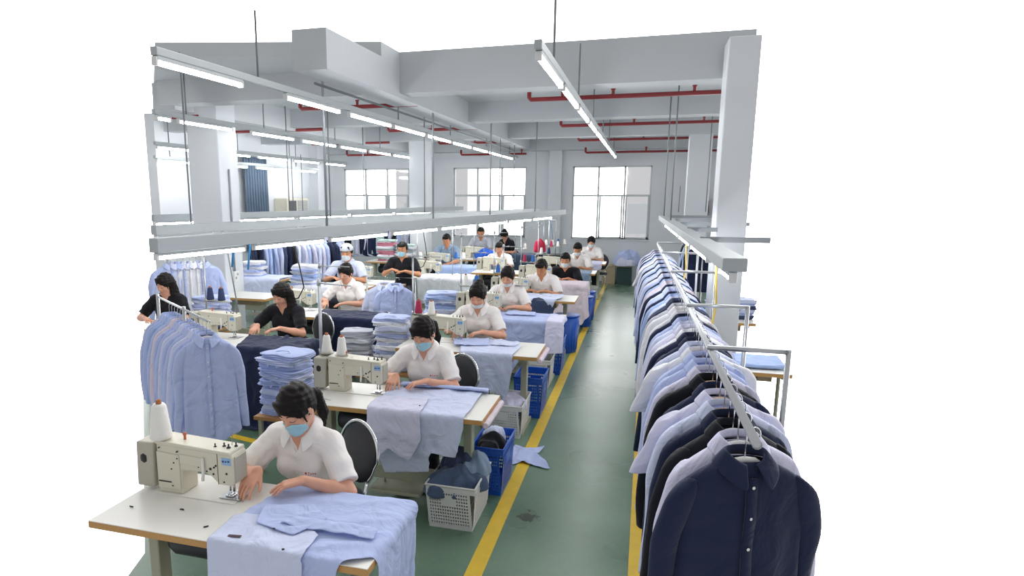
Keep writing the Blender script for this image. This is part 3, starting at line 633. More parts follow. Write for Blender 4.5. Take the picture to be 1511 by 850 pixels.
# ------------------------------------------------------------------ ceiling lights on trunking
def tube_light(parent_loc, p0, p1, lab, grp, r=.016):
    p0 = Vector(p0); p1 = Vector(p1); d = p1-p0; Lh = d.length; t = thing('tube_light', lab, 'light', tuple((p0+p1)/2), math.atan2(d.y, d.x), grp)
    MB().tube([(-Lh/2+.02, 0, 0), (Lh/2-.02, 0, 0)], r, 10).build('glowing_tube', TUBE, t)
    MB().box(-Lh/2, Lh/2, -.022, .022, r-.002, r+.026, b=.004).build('batten', TRUNK, t)
    for s_ in (-1, 1): MB().box(s_*Lh/2-.012, s_*Lh/2+.012, -.02, .02, -.02, r+.02, b=.004).build('end_cap', WHITEP, t)
def light_row(nm, X0, Y0, X1, Y1, z, tubes, rods, lab, place, w=.05, h=.055, ztop=None, rodm=None, r=.016):
    """trunking from (X0,Y0) to (X1,Y1); tubes: list of (ya,yb)"""
    L = math.hypot(X1-X0, Y1-Y0); t = thing(nm, lab, 'trunking', (X0, Y0, z), math.atan2(Y1-Y0, X1-X0))
    MB().box(0, L, -w/2, w/2, 0, h, b=.006).build('channel', TRUNK, t)
    fx = lambda y: X0+(X1-X0)*(y-Y0)/(Y1-Y0)
    for y in rods: MB().tube([((y-Y0)/(Y1-Y0)*L, 0, h), ((y-Y0)/(Y1-Y0)*L, 0, (ztop or ZC)-z)], .014 if rodm else .009, 8).build('hanging_rod', rodm or RODM, t)
    for i, (a, b) in enumerate(tubes):
        tube_light(None, (fx(a), a, z-.026-r), (fx(b), b, z-.026-r), '%s tube light from near end of the %s' % (ordw(i), place), 'tube lights on the '+place, r)
        for y in (a+.12, b-.12): MB().box((y-Y0)/(Y1-Y0)*L-.012, (y-Y0)/(Y1-Y0)*L+.012, -.012, .012, -.024, .002).build('bracket', RODM, t)
def runs(y0, y1, L=1.15, gap=.17, skip=()):
    out = []; y = y0; i = 0
    while y+L <= y1:
        if i not in skip: out.append((y, y+L))
        y += L+gap; i += 1
    return out
light_row('light_trunking', -.67, 4.25, -.67, 16.3, 3.03, [(4.3, 5.45)]+runs(5.6, 16.3), [5.0, 6.9, 8.9, 11.0, 13.0, 15.0], 'ceiling light trunking running straight above the open aisle', 'trunking above the aisle')
light_row('light_trunking', -3.06, 3.73, -3.06, 16.6, 3.03, [(3.74, 4.70), (5.38, 6.45)]+runs(6.70, 16.5, 1.2, .14), [4.95, 8.2, 10.6, 13.2, 15.6], 'ceiling light trunking left of the aisle crossing the red pipes', 'high trunking left of the aisle')
light_row('light_trunking', -5.26, 6.34, -5.26, 16.6, 3.03, [(6.38, 6.6), (6.75, 7.8), (8.27, 9.42), (9.7, 10.9)]+runs(11.1, 16.3), [6.9, 8.6, 10.9, 13.0, 15.3], 'ceiling light trunking passing in front of the big white column', 'high trunking by the big column')
light_row('light_trunking', -7.7, 9.25, -7.7, 16.6, 2.95, runs(9.3, 16.5, 1.2, .3), [9.6, 11.5, 13.6, 15.6], 'ceiling light trunking in front of the grey-blue curtain', 'trunking by the curtain')
light_row('light_trunking', -8.1, 9.7, -8.1, 15.8, 2.76, runs(9.75, 15.8, 1.2, .35), [10.1, 12.2, 14.6], 'lowest light trunking along the left side wall', 'trunking along the left wall')
WR = 'working-height trunking'
def yrow(us, vs, z): return [at(u, v, z) for u, v in zip(us, vs)]
zH = 1.66
light_row('work_light_trunking', -3.65, 4.28, -1.72, 15.3, zH+.04, [(4.3, 5.25), (5.38, 6.42), (6.55, 7.7)]+runs(7.85, 15.2, 1.2, .13), [6.5, 8.95, 11.0, 13.3], 'nearest long working-height light trunking over the sewing tables', 'nearest working-height trunking', w=.10, h=.115, ztop=ZC, rodm=GREYP)
light_row('work_light_trunking', -4.8, 5.65, -2.3, 15.2, zH+.08, [(5.68, 6.35), (6.5, 7.65), (7.8, 8.95)]+runs(9.1, 15.2, 1.2, .13), [6.1, 8.3, 10.6, 13.3], 'second working-height light trunking behind the nearest one', 'second working-height trunking', w=.09, h=.10, ztop=ZC)
light_row('work_light_trunking', -6.56, 7.73, -4.2, 15.6, zH+.12, runs(7.75, 15.4, 1.2, .13), [8.4, 10.2, 12.1], 'third working-height light trunking, farthest to the left', 'third working-height trunking', w=.08, h=.09, ztop=ZC)
light_row('work_light_trunking', .466, 3.64, .30, 10.8, 1.76, [(3.68, 4.1), (4.75, 5.9), (6.05, 7.2), (7.35, 8.5), (8.65, 9.8)], [8.9, 10.5], 'working-height light trunking above the long clothes rail', 'trunking above the clothes rail', w=.12, h=.07, ztop=ZC)
for y, x1 in ((10.7, 1.35), (9.3, 1.25), (8.1, 1.15), (6.8, .69), (5.3, .90)):
    o = MB().box(.42, x1, y-.02, y+.02, 1.80, 1.84).build('cross_bar', GREYP); tag(o, 'grey cross bar reaching right from the rail trunking, %s' % {10.7: 'the far one by the wall', 9.3: 'one before the farthest', 8.1: 'middle one', 6.8: 'just nearer than the right column', 5.3: 'the nearest one'}[y], 'bar', 'cross bars beside the rail trunking')
# free hanging rods
for i, (u, y, zt, zb, lab) in enumerate(((1003, 12.5, 2.3, 1.84, 'thin rod hanging from the ceiling beside the window nearest the aisle'), (1043, 13.0, ZC, 1.84, 'thin rod hanging between the two right columns'),
                                     (758, 15.0, ZC, 1.7, 'thin rod hanging right of the middle window'), (432, 12.8, 2.9, 1.8, 'thin rod hanging in front of the air conditioner'), (446, 13.2, 3.0, 1.8, 'thin rod hanging right of the air conditioner'))):
    x = aty(u, 287, y)[0]; o = MB().tube([(0, 0, zb), (0, 0, zt)], .009, 6).build('hanging_rod', RODM); o.location = (x, y, 0); tag(o, lab, 'rod')
# ------------------------------------------------------------------ red sprinkler pipes
def pipe(x0, x1, y, z, ups, lab, el0=True):
    t = thing('sprinkler_pipe', lab, 'pipe', (x0, y, z)); L = x1-x0
    MB().tube([(0, 0, .12 if el0 else 0), (0, 0, .02), (.02, 0, 0), (L, 0, 0)] if el0 else [(0, 0, 0), (L, 0, 0)], .026, 10).build('pipe_run', PIPE, t)
    for u in ups: MB().tube([(u*L, 0, 0), (u*L, 0, .10)], .018, 8).tube([(u*L, 0, .07), (u*L, 0, .11)], .028, 8).build('upright_nozzle', PIPE, t)
for i, (y, xr) in enumerate(((8.2, .95), (11.4, 1.4), (14.5, 1.75), (16.4, 1.9))):
    z = 3.27 if i < 3 else 3.13
    pipe(-1.38, xr, y, z, (.17, .42, .80), 'red sprinkler pipe above the aisle, %s from the camera' % ordw(i))
    pipe(-4.45, -2.8, y, z, (.5, .93), 'red sprinkler pipe left of the long beam, %s from the camera' % ordw(i))
    if i: pipe(-7.3, -5.4, y-.6, z, (.3, .62), 'red sprinkler pipe behind the big left column, %s from the camera' % ordw(i))
pipe(-6.55, -5.9, 8.0, 3.2, (.4,), 'short red sprinkler pipe left of the big white column')
# conduit along the beam
o = MB().tube([(-3.14, 6.1, 3.22), (-3.14, 16.6, 3.22)], .014, 8).build('conduit_pipe', RODM); tag(o, 'thin grey conduit pipe along the edge of the long ceiling beam', 'pipe')
# ------------------------------------------------------------------ wall things
def curtain_mesh(W, Hh, n=90, m=14, amp=.045, folds=9):
    V = []; F = []
    for i in range(n+1):
        for j in range(m+1):
            u = i/n; v = j/m; a = amp*(.55+.45*v); V.append((a*math.sin(u*folds*2*PI+.4*math.sin(v*3)), u*W, -v*Hh))
    for i in range(n):
        for j in range(m): F.append((i*(m+1)+j, (i+1)*(m+1)+j, (i+1)*(m+1)+j+1, i*(m+1)+j+1))
    return V, F
cu = thing('curtain', 'grey-blue floor-length curtain on the far left wall', 'curtain', (-8.48, 12.95, 2.98)); V, F = curtain_mesh(.95, 2.1)
o = mesh_obj('curtain_cloth', V, F, fabric('curtain_cloth', '#5d6d80', wr=.1), cu); so = o.modifiers.new('t', 'SOLIDIFY'); so.thickness = .004
MB().tube([(0, -.1, .02), (0, 1.1, .02)], .014, 8).build('curtain_rail', GREYP, cu)
ac = thing('air_conditioner', 'cream box air conditioner mounted on the left wall beside the curtain', 'air conditioner', (-8.594, 14.35, 1.6))
MB().box(0, .36, 0, 1.05, 0, .46, b=.02).build('casing', CREAM, ac); mb = MB().box(.355, .37, .08, .42, .1, .4); mb.build('dark_grille', DARKM, ac)
mb = MB()
for k in range(9): mb.box(.355, .372, .50, .98, .08+k*.037, .10+k*.037)
mb.build('louvre', GREYP, ac)
ex = thing('fire_extinguisher', 'red fire extinguisher hung on the wall right of the far column', 'fire extinguisher', (1.37, 16.86, 1.55))
MB().lathe([(0, 0), (.07, .005), (.075, .03), (.075, .42), (.05, .49), (.025, .52), (0, .52)], n=16).build('cylinder', mat('ext_red', '#c5232b', rough=.3), ex)
MB().tube([(0, 0, .52), (0, 0, .57), (.08, 0, .57)], .014, 8).build('valve', BLACKP, ex); MB().tube([(.03, 0, .55), (.1, 0, .45), (.11, 0, .2), (.1, 0, .05)], .012, 8).build('hose', BLACKP, ex)
cb = thing('socket_box', 'small grey switch box with conduit on the big white column', 'switch box', (-4.99, 6.99, 1.06)); cb.location = (-5.575, 8.2, .90); cb.rotation_euler = (0, 0, PI/2)
MB().box(-.06, .06, 0, .045, 0, .16, b=.006).build('box_cover', WHITEP, cb); MB().tube([(0, .03, .16), (0, .03, 1.6)], .014, 8).build('conduit', GREYP, cb)
for dx, dz in ((-.02, .05), (.02, .1)): MB().box(dx-.015, dx+.015, -.004, 0, dz, dz+.03).build('switch_key', GREYP, cb)
cf = MB().box(0, .34, 0, .012, 0, .03, b=.003).build('wall_bracket', DARKM); cf.location = (-8.28, 16.18, 1.64); tag(cf, 'small dark bracket on the pilaster left of the left window', 'bracket')
# pink poster on the back column
po = thing('wall_poster', 'small white poster with pink printed blotches on the back wall', 'poster', aty(592, 357, 16.97)); po.scale = (1.6, 1, 1.6)
MB().box(-.22, .22, 0, .012, -.45, .25).build('sheet', MASKW, po); mb = MB()
for (a, b_, c_, d_) in ((-.15, -.08, .12, .2), (-.05, .02, .10, .2), (.05, .14, .12, .19), (-.15, -.02, .0, .06), (.02, .14, .0, .07)): mb.box(a, b_, -.003, 0, c_, d_)
mb.build('pink_print', mat('poster_pink', '#e0607c', rough=.6), po)
# ------------------------------------------------------------------ work tables
TZ = .75
def table_proto(cloth_cover=None):
    t = thing('sewing_table', 'x', 'table', (0, 0, 0))       # origin: near left floor corner; x 0..1.2, y 0..0.56
    L, D = 1.2, .56
    mb = MB(); mb.box(0, L, 0, D, TZ-.034, TZ-.004, b=.003); mb.build('table_board', PLY, t); MB().box(.001, L-.001, .001, D-.001, TZ-.004, TZ, b=.0015).build('laminate_top', LAM, t)
    for x in (.10, L-.16):
        MB().box(x, x+.05, .22, .30, .06, TZ-.036, b=.006).box(x-.005, x+.055, .10, D-.06, TZ-.075, TZ-.036, b=.006).build('leg', FRAMEP, t)
        MB().prism([(.03, 0), (D-.03, 0), (D-.03, .03), (.33, .075), (.19, .075), (.03, .03)], x-.004, x+.056, .005, axis='x').build('foot', FRAMEP, t)
        for yy in (.06, D-.06): MB().lathe([(0, -.001), (.022, 0), (.022, .012), (0, .014)], (x+.026, yy, -.001), 12).build('rubber_pad', BLACKP, t)
    MB().box(.14, L-.14, .20, .25, .18, .275, b=.006).build('cross_beam', FRAMEP, t)
    MB().box(.44, .78, .13, .42, .10, .125, b=.006).tube([(.5, .27, .12), (.48, .27, .5), (.36, .3, .62)], .008, 6).build('treadle', FRAMEP, t)
    MB().lathe([(0, -.11), (.07, -.11), (.085, -.08), (.085, .08), (.07, .11), (0, .11)], (.30, .30, .56), 16, axis='x').box(.24, .36, .22, .38, .64, TZ-.036).build('motor', DARKM, t)
    MB().box(.62, .95, .30, D-.02, .60, .71, b=.006).build('drawer_tray', CARD, t)
    return t
T0 = table_proto()
_first = {}
def place(proto, key, loc, rz, label, group=None):
    if key not in _first: _first[key] = 1; proto.location = loc; proto.rotation_euler.z = rz; proto['label'] = label; o = proto
    else: o = dup(proto, loc, rz, label)
    if group: o['group'] = group
    elif 'group' in o and group is None: pass
    return o
# ------------------------------------------------------------------ sewing machine (seen from behind, needle at +x)
def machine_proto():
    t = thing('sewing_machine', 'x', 'sewing machine', (0, 0, 0))
    MB().box(-.21, .22, -.075, .085, 0, .005, b=.002).build('bed_plate', LAM, t)
    mb = MB(); mb.prism([(-.20, .004), (-.065, .004), (-.065, .135), (.055, .14), (.095, .125), (.135, .085), (.205, .085), (.215, .10), (.215, .235), (.20, .252), (-.20, .268), (-.20, .25)], -.058, .058, .009); mb.build('machine_body', CREAM, t)
    MB().prism([(-.205, .262), (.205, .246), (.20, .262), (-.198, .282)], -.062, .062, .005).build('top_cover', CREAM, t)
    MB().prism([(-.196, .03), (-.072, .03), (-.072, .215), (-.196, .225)], -.0655, -.056, .003).build('side_cover', CREAMD if False else CREAM, t)
    MB().prism([(-.07, .175), (.06, .17), (.06, .215), (-.07, .222)], -.0635, -.056, .002).build('arm_cover', CREAM, t)
    MB().lathe([(0, -.30), (.045, -.30), (.062, -.292), (.066, -.275), (.062, -.258), (.03, -.25), (.03, -.20), (0, -.20)], (0, .0, .175), 24, axis='x').build('handwheel', BLACKP, t)
    MB().prism([(-.325, .02), (-.225, .02), (-.215, .262), (-.315, .262)], -.06, .052, .01).build('motor_guard', CREAMD, t)
    MB().box(.212, .222, -.045, .045, .10, .235, b=.004).build('face_plate', CREAMD, t)
    MB().box(.158, .206, -.0605, -.0575, .195, .232, b=.001).build('maker_sticker', STICK, t)
    mb = MB()
    for x, z, r in ((.166, .214, .006), (.180, .214, .005), (.195, .216, .006)): mb.ball((x, -.061, z), (r, .0012, r), 4)
    mb.build('sticker_mark', STICKD, t)
    for x, z, r in ((-.18, .245, .0035), (-.08, .235, .004), (-.08, .20, .004), (-.10, .175, .004), (-.115, .14, .004), (-.115, .05, .004), (.02, .19, .004), (.03, .165, .003), (.075, .15, .004), (.095, .165, .0065), (.115, .175, .005), (.125, .185, .005), (.11, .14, .005), (.18, .15, .0055), (.165, .105, .004)):
        MB().lathe([(0, -.0605), (r, -.0605), (r, -.056), (0, -.056)] if x > -.07 else [(0, -.067), (r, -.067), (r, -.06), (0, -.06)], (x, 0, z), 10, axis='y').build('screw', BLACKP, t)
    MB().box(.1335, .1355, -.0595, -.0565, .088, .25).build('panel_seam', DARKM, t)
    MB().box(-.19, -.12, -.068, -.064, .066, .072).build('oil_slot', BLACKP, t)
    for x, y, r in ((.10, -.02, .008), (.135, .0, .009), (.165, -.01, .010), (.185, .02, .008)): MB().lathe([(0, .25), (r, .25), (r, .268), (r*.4, .27), (r*.4, .284), (0, .285)], (x, y, 0), 10).build('tension_knob', DARKM, t)
    MB().tube([(-.08, .0, .27), (-.08, .0, .30)], .006, 6).ball((-.08, 0, .305), .010, 5).build('bobbin_winder', mat('orange_cap', '#c96a4a', rough=.5), t)
    MB().tube([(.17, .01, .27), (.175, .01, .345), (.185, -.01, .35)], .0015, 5).build('thread_guide', STEEL, t)
    MB().tube([(.175, 0, .09), (.175, 0, .03)], .006, 8).tube([(.175, 0, .03), (.175, 0, .012)], .0015, 6).build('needle_bar', CHROME, t)
    MB().tube([(.155, 0, .09), (.155, 0, .03)], .005, 8).box(.145, .185, -.03, .01, .012, .018, b=.002).build('presser_foot', CHROME, t)
    MB().box(.12, .23, -.045, .045, .008, .011, b=.001).build('needle_plate', STEEL, t)
    MB().tube([(.06, -.066, .06+.16), (.062, -.068, .15), (.055, -.066, .10)], .007, 6).build('cloth_tape', THW, t)
    return t
M0 = machine_proto()
# ------------------------------------------------------------------ thread stand
CONES = dict(white=THW, navy=THN, crimson=THR, blue=THB)
def cone(loc, m, lab, grp=None, s=1.0, parent=None):
    t = thing('thread_cone', lab, 'thread', loc, 0, grp)
    MB().lathe([(0, 0), (.030*s, 0), (.034*s, .006), (.033*s, .02), (.022*s, .105*s), (.017*s, .112*s), (0, .112*s)], n=18).build('wound_thread', m, t)
    MB().lathe([(.010, .108*s), (.014, .108*s), (.012, .125*s), (.008, .125*s), (.0, .12*s)], n=12).build('cone_core', CONEC, t)
    return t
def stand(loc, rz, lab, cones=(), zp=.30, zt=.84, arms=2, side=1, grp='thread stands', cs=1.0, cl=None):
    t = thing('thread_stand', lab, 'thread stand', loc, rz, grp)
    MB().tube([(0, 0, 0), (0, 0, zt)], .0085, 8).build('pole', STEEL, t); MB().lathe([(0, 0), (.022, 0), (.022, .02), (.012, .03), (0, .03)], n=12).build('base_nut', DARKM, t)
    MB().tube([(0, 0, zp-.01), (side*.30, 0, zp-.01)], .006, 6).tube([(0, 0, zp-.02), (0, 0, zp+.02)], .014, 8).build('spool_arm', STEEL, t)
    MB().tube([(0, 0, zt-.03), (side*.30, 0, zt-.03)], .005, 6).tube([(0, 0, zt-.05), (0, 0, zt-.01)], .014, 8).build('guide_arm', STEEL, t)
    for k, x in enumerate((.06, .20)):
        MB().lathe([(0, 0), (.046, 0), (.050, .004), (.046, .006), (0, .006)], (side*x, 0, zp-.002), 18).tube([(side*x, 0, zp), (side*x, 0, zp+.10)], .003, 6).build('spool_tray', CREAMD, t)
        MB().tube([(side*x, -.01, zt-.025), (side*x, .012, zt-.02), (side*x, .012, zt-.04), (side*x, -.01, zt-.04)], .0018, 5).build('guide_ring', CHROME, t)
    c_, s_ = math.cos(rz), math.sin(rz)
    for k, m in enumerate(cones):
        x = side*(.06, .20)[k]
        if m: cone((loc[0]+x*c_, loc[1]+x*s_, loc[2]+zp+.0045), CONES[m], '%s thread cone on the %s tray %s' % (m, 'inner' if k == 0 else 'outer', (cl or lab).replace('farthest ', '').replace('thread stand ', '').replace('on the left end of', 'at').replace('with navy cones ', '').replace('left of the window', 'left of window').replace('by the window', 'far by window')), None, cs)
    return t
# ------------------------------------------------------------------ chairs
def chair_proto():
    t = thing('office_chair', 'x', 'chair')
    V = []
    MB().lathe([(0, .41), (.19, .412), (.21, .43), (.205, .455), (0, .465)], n=24).build('seat', SEATB, t)
    # oval padded back inside a chrome hoop, leaning back (+y)
    P = [(.215*math.sin(a)*(1 if math.cos(a) > -.2 else .92), .20+.05*(.5+.5*math.cos(a)), .68+.20*math.cos(a)) for a in np.linspace(-2.55, 2.55, 30)]
    b = MB(); n = 28; V = []; F = []
    for s_ in (0, 1):
        for j in range(5):
            r = (1, .96, .8, .5, 0)[j]
            for k in range(n): a = 2*PI*k/n; V.append((.20*r*math.sin(a), .198+.05*(.5+.5*r*math.cos(a))+(.018*(1-r**4)+.004)*(1 if s_ else -1), .68+.185*r*math.cos(a)))
    for s_ in (0, 1):
        for j in range(4):
            for k in range(n):
                q = (s_*5*n+j*n+k, s_*5*n+j*n+(k+1) % n, s_*5*n+(j+1)*n+(k+1) % n, s_*5*n+(j+1)*n+k); F.append(q if s_ else q[::-1])
    for k in range(n): F.append((k, (k+1) % n, 5*n+(k+1) % n, 5*n+k))
    b._add(V, F, True); b.build('backrest', SEATB, t)
    MB().tube(P, .011, 8).tube([P[0], (P[0][0], .17, .38), (-.17, .19, .02)], .011, 8).tube([P[-1], (P[-1][0], .17, .38), (.17, .19, .02)], .011, 8).build('back_frame', CHROME, t)
    for sx in (-1, 1): MB().tube([(sx*.17, .15, .40), (sx*.17, -.17, .40), (sx*.19, -.20, .02)], .011, 8).build('leg', CHROME, t)
    MB().tube([(-.17, -.17, .40), (.17, -.17, .40)], .009, 8).tube([(-.17, .15, .40), (.17, .15, .40)], .009, 8).build('seat_frame', CHROME, t)
    return t
CH0 = chair_proto()
# ------------------------------------------------------------------ hanging shirt
def shirt_mesh(seed, W=.22, Lb=.74, sleeve='long', open_=.0, depth=.045):
    rs = np.random.RandomState(seed); ph = rs.rand(12)*6; V = []; F = []; n = 40; Z = [0, -.012, -.028, -.045, -.065, -.09, -.14, -.20, -.28, -.36, -.44, -.52, -.60, -.67, -.71, -Lb]
    for i, z in enumerate(Z):
        t = -z/Lb
        wd = .062+(W-.062)*min(1, (-z/.085))**.8 if z > -.09 else W*(1-.05*min(1, (-z-.09)/.15))+.03*max(0, t-.4)
        dp = (.030+.3*-z if z > -.06 else depth+.02*t)
        for k in range(n):
            a = 2*PI*k/n; c, s = math.cos(a), math.sin(a); fold = (t**1.3)*(.014*math.sin(5*a+ph[0])+.010*math.sin(9*a+ph[1]+t*2)+.006*math.sin(14*a+ph[2]))
            x = wd*math.copysign(abs(c)**.8, c)+fold*c*.6; y = (dp+fold*1.3)*math.copysign(abs(s)**.9, s)
            zz = z+(.055*(abs(c)**2.5) if i == len(Z)-1 else 0)
            if i == len(Z)-2: zz = min(z, -Lb+.03) + (.055*(abs(c)**2.5))
            V.append((x, y, zz))
    for i in range(len(Z)-1):
        for k in range(n): F.append((i*n+k, (i+1)*n+k, (i+1)*n+(k+1) % n, i*n+(k+1) % n))
    for sd in (-1, 1):     # sleeves hang from the shoulders
        Ls = .60 if sleeve == 'long' else .24; m = 12; o0 = len(V); K = 14
        sw = rs.uniform(-.03, .03)
        for i in range(m+1):
            t = i/m; cx = sd*(W-.045+.055*min(1, t*3.0)+(.030 if sleeve == 'long' else .05)*t+.008*math.sin(t*7+ph[5])); cyy = sw*t*t-.012*math.sin(t*5+ph[6]); cz = -.055-Ls*t-.02*t
            rx = (.050-.014*t) if sleeve == 'long' else (.052+.01*t); ry = .034-.008*t
            if t > .9 and sleeve == 'long': rx *= .9
            for k in range(K):
                a = 2*PI*k/K; f = .005*math.sin(3*a+ph[7]+t*9)*t; V.append((cx+(rx+f)*math.cos(a)*(.5 if i == 0 else 1), cyy+(ry+f)*math.sin(a), cz+(.02*math.cos(a)*-sd if i == 0 else 0)))
        for i in range(m):
            for k in range(K): F.append((o0+i*K+k, o0+(i+1)*K+k, o0+(i+1)*K+(k+1) % K, o0+i*K+(k+1) % K))
        F.append(tuple(o0+k for k in range(K)))
    return V, F
def hang_proto(seed, sleeve='long', collar=True):
    V, F = shirt_mesh(seed, sleeve=sleeve); o = mesh_obj('hanging_shirt', V, F, FB['blue']); so = o.modifiers.new('t', 'SOLIDIFY'); so.thickness = .003; so.offset = -1
    sb = o.modifiers.new('s', 'SUBSURF'); sb.levels = 1; sb.render_levels = 1
    ribbon_collar(.056, .030, .03, .036, .062, .035, FB['blue'], parent=o, gap=.22, ey=.68, ex=1.05)
    mb = MB(); V = []; F = []; n = 16
    for i in range(n+1):
        z = -.045-i*(.66/n); y = -(.045+.02*(-z/.74))-.009; wv = .0035*math.sin(i*1.3+seed); V += [(-.016, y+wv, z), (.016, y+wv, z)]
    for i in range(n): F.append((2*i, 2*i+2, 2*i+3, 2*i+1))
    pk = mesh_obj('placket', V, F, FB['blue'], o); so = pk.modifiers.new('t', 'SOLIDIFY'); so.thickness = .012; so.offset = 0
    for i in range(6): MB().ball((0, -(.045+.02*((.07+i*.1)/.74))-.0175, -.07-i*.1), (.0055, .002, .0055), 4).build('button', THW, o)
    return o
HP = [hang_proto(1), hang_proto(5), hang_proto(9), hang_proto(4, 'short'), hang_proto(13)]
for o in HP: tag(o, 'x', 'shirt')
_used = set()
def hanger_proto(m):
    t = thing('clothes_hanger', 'x', 'hanger')
    MB().tube([(-.15, 0, -.060), (-.08, 0, -.024), (-.03, 0, .004), (0, 0, .008), (.03, 0, .004), (.08, 0, -.024), (.15, 0, -.060)], [.007, .009, .012, .012, .012, .009, .007], 8).build('hanger_bar', m, t)
    MB().tube([(0, 0, .0), (0, 0, .091)]+[(.022-.022*math.cos(a), 0, .091+.022*math.sin(a)) for a in np.linspace(.3, PI*1.15, 8)], .0022, 6).build('hook', CHROME, t)
    return t
HG = [hanger_proto(HANGW), hanger_proto(WHITEP)]
_hfirst = {}
def hang(x, y, z, rz, color, var, label, hlabel, grp, hg=0, tilt=0, sc=1.0):
    """a shirt on its hanger; z is the rail's underside"""
    p = HP[var]
    if var in _used: o = copy_tree(p)
    else: _used.add(var); o = p
    o.location = (x, y, z-.095); o.rotation_euler = (0, tilt, rz); o['label'] = label; o['group'] = grp; o.scale = (sc*.92, sc*.92, sc*1.08) if sc != 1 else (1, 1, 1)
    for q in (o, *[c for c in o.children if c.name.split('.')[0] in ('collar', 'placket')]): recolor(q, FB[color])
    h = HG[hg]
    if hg in _hfirst: h = copy_tree(h)
    else: _hfirst[hg] = 1
    h.location = (x, y, z-.108); h.rotation_euler = (0, tilt, rz); h['label'] = hlabel; h['group'] = 'hangers of '+grp
    return o
# ------------------------------------------------------------------ folded shirt
def folded_mesh(seed, A=.155, B=.125, T=.040, layers=3):
    rs = np.random.RandomState(seed); V = []; F = []; n = 44; prof = []
    m = layers*4
    for i in range(m+1):
        v = i/m; prof.append((abs(math.sin(v*PI*layers))**.5*.010-.010+(-.012 if i in (0, m) else 0), v*T))
    ph = rs.rand(6)*6
    def outl(a):
        c, s = math.cos(a), math.sin(a); p = 8.0; r = (abs(c)**p+abs(s)**p)**(-1/p); return c*r, s*r
    for (o, z) in prof:
        for k in range(n):
            a = 2*PI*k/n; c, s = outl(a); w = .006*math.sin(3*a+ph[0]+z*90)+.004*math.sin(7*a+ph[1]+z*140); x = c*(A+o+w); y = s*(B+o+w)
            if s > .6: o2 = .008; y = s*(B+o2*.3+w*.3)     # folded edge stays round and smooth
            V.append((x, y, z+.003*math.sin(2*a+ph[2])+.0025*math.sin(5*a+ph[3])))
    for i in range(m):
        for k in range(n): F.append((i*n+k, i*n+(k+1) % n, (i+1)*n+(k+1) % n, (i+1)*n+k))
    for top in (0, 1):
        base = (m if top else 0)*n; rings = [list(range(base, base+n))]
        for r in (.8, .5, .2):
            st = len(V)
            for k in range(n): vx, vy, vz = V[base+k]; V.append((vx*r, vy*r, (T+.003*math.sin(vx*r*30+ph[4])+.002) if top else 0))
            rings.append(list(range(st, st+n)))
        for a_, b_ in zip(rings[:-1], rings[1:]):
            for k in range(n): q = (a_[k], a_[(k+1) % n], b_[(k+1) % n], b_[k]); F.append(q if top else q[::-1])
        F.append(tuple(rings[-1]) if top else tuple(rings[-1][::-1]))
    return V, F
def folded_proto(seed):
    V, F = folded_mesh(seed); o = mesh_obj('folded_shirt', V, F, FB['blue']); tag(o, 'x', 'shirt')
    c = ribbon_collar(.050, .012, .012, .030, .050, .006, FB['blue'], parent=o, gap=.25, ey=.65); c.location = (0, -.055, .036); 
    return o
FP = [folded_proto(s) for s in (2, 6, 8)]; _fu = set()
def stack(x, y, z, n, rz, cols, place, grp, sc=(1, 1, 1), jit=.012, dz=.037):
    rs = random.Random(hash(place) % 1 + int(abs(x)*1000)+n)
    for i in range(n):
        k = i % 3
        if k in _fu: o = copy_tree(FP[k])
        else: _fu.add(k); o = FP[k]
        o.location = (x+rs.uniform(-jit, jit), y+rs.uniform(-jit, jit), z+i*dz*sc[2]); o.rotation_euler = (rs.uniform(-.015, .015), rs.uniform(-.015, .015), rz+rs.uniform(-.12, .12)+(PI if rs.random() < .25 else 0)); o.scale = sc
        cn = cols[i % len(cols)]
        for q in (o, *o.children): recolor(q, FB[cn])
        nm = {'blue': 'light blue', 'pale': 'pale blue', 'sky': 'sky blue', 'white': 'white', 'lilac': 'lilac white', 'grey': 'grey', 'navy': 'navy', 'stripe': 'striped blue', 'rose': 'rose pink', 'mint': 'mint', 'slate': 'slate blue', 'denim': 'denim blue', 'pink': 'pale pink'}[cn]
        o['label'] = '%s folded shirt, %s from top of %s' % (nm, ordw(n-1-i) if i < n-1 else 'first', place) if i < n-1 else '%s folded shirt topmost on the %s' % (nm, place)
        o['group'] = grp
# ------------------------------------------------------------------ baskets and bins
def lattice_panel(mb, P0, U, Vv, nu, nv, T, solid=()):
    """perforated plastic panel: a grid of square holes, thickness T"""
    P0, U, Vv = Vector(P0), Vector(U), Vector(Vv); N = U.cross(Vv).normalized()*T; hole = .30
    for i in range(nu):
        for j in range(nv):
            a, b, c, d = [P0+U*(u/nu)+Vv*(v/nv) for u, v in ((i, j), (i+1, j), (i+1, j+1), (i, j+1))]
            sol = any(s[0] <= (i+.5)/nu <= s[1] and s[2] <= (j+.5)/nv <= s[3] for s in solid)
            if sol: mb._add([a, b, c, d, a+N, b+N, c+N, d+N], [(3, 2, 1, 0), (4, 5, 6, 7)]); continue
            h = [P0+U*((i+.5+su*hole)/nu)+Vv*((j+.5+sv*hole)/nv) for su, sv in ((-1, -1), (1, -1), (1, 1), (-1, 1))]
            V = [a, b, c, d]+h; V += [v+N for v in V]; F = []
            for k in range(4): l = (k+1) % 4; F += [(k, k+4, l+4, l)[::1], (k+8, l+8, l+12, k+12), (k+4, k+12, l+12, l+4)]
            mb._add(V, F)
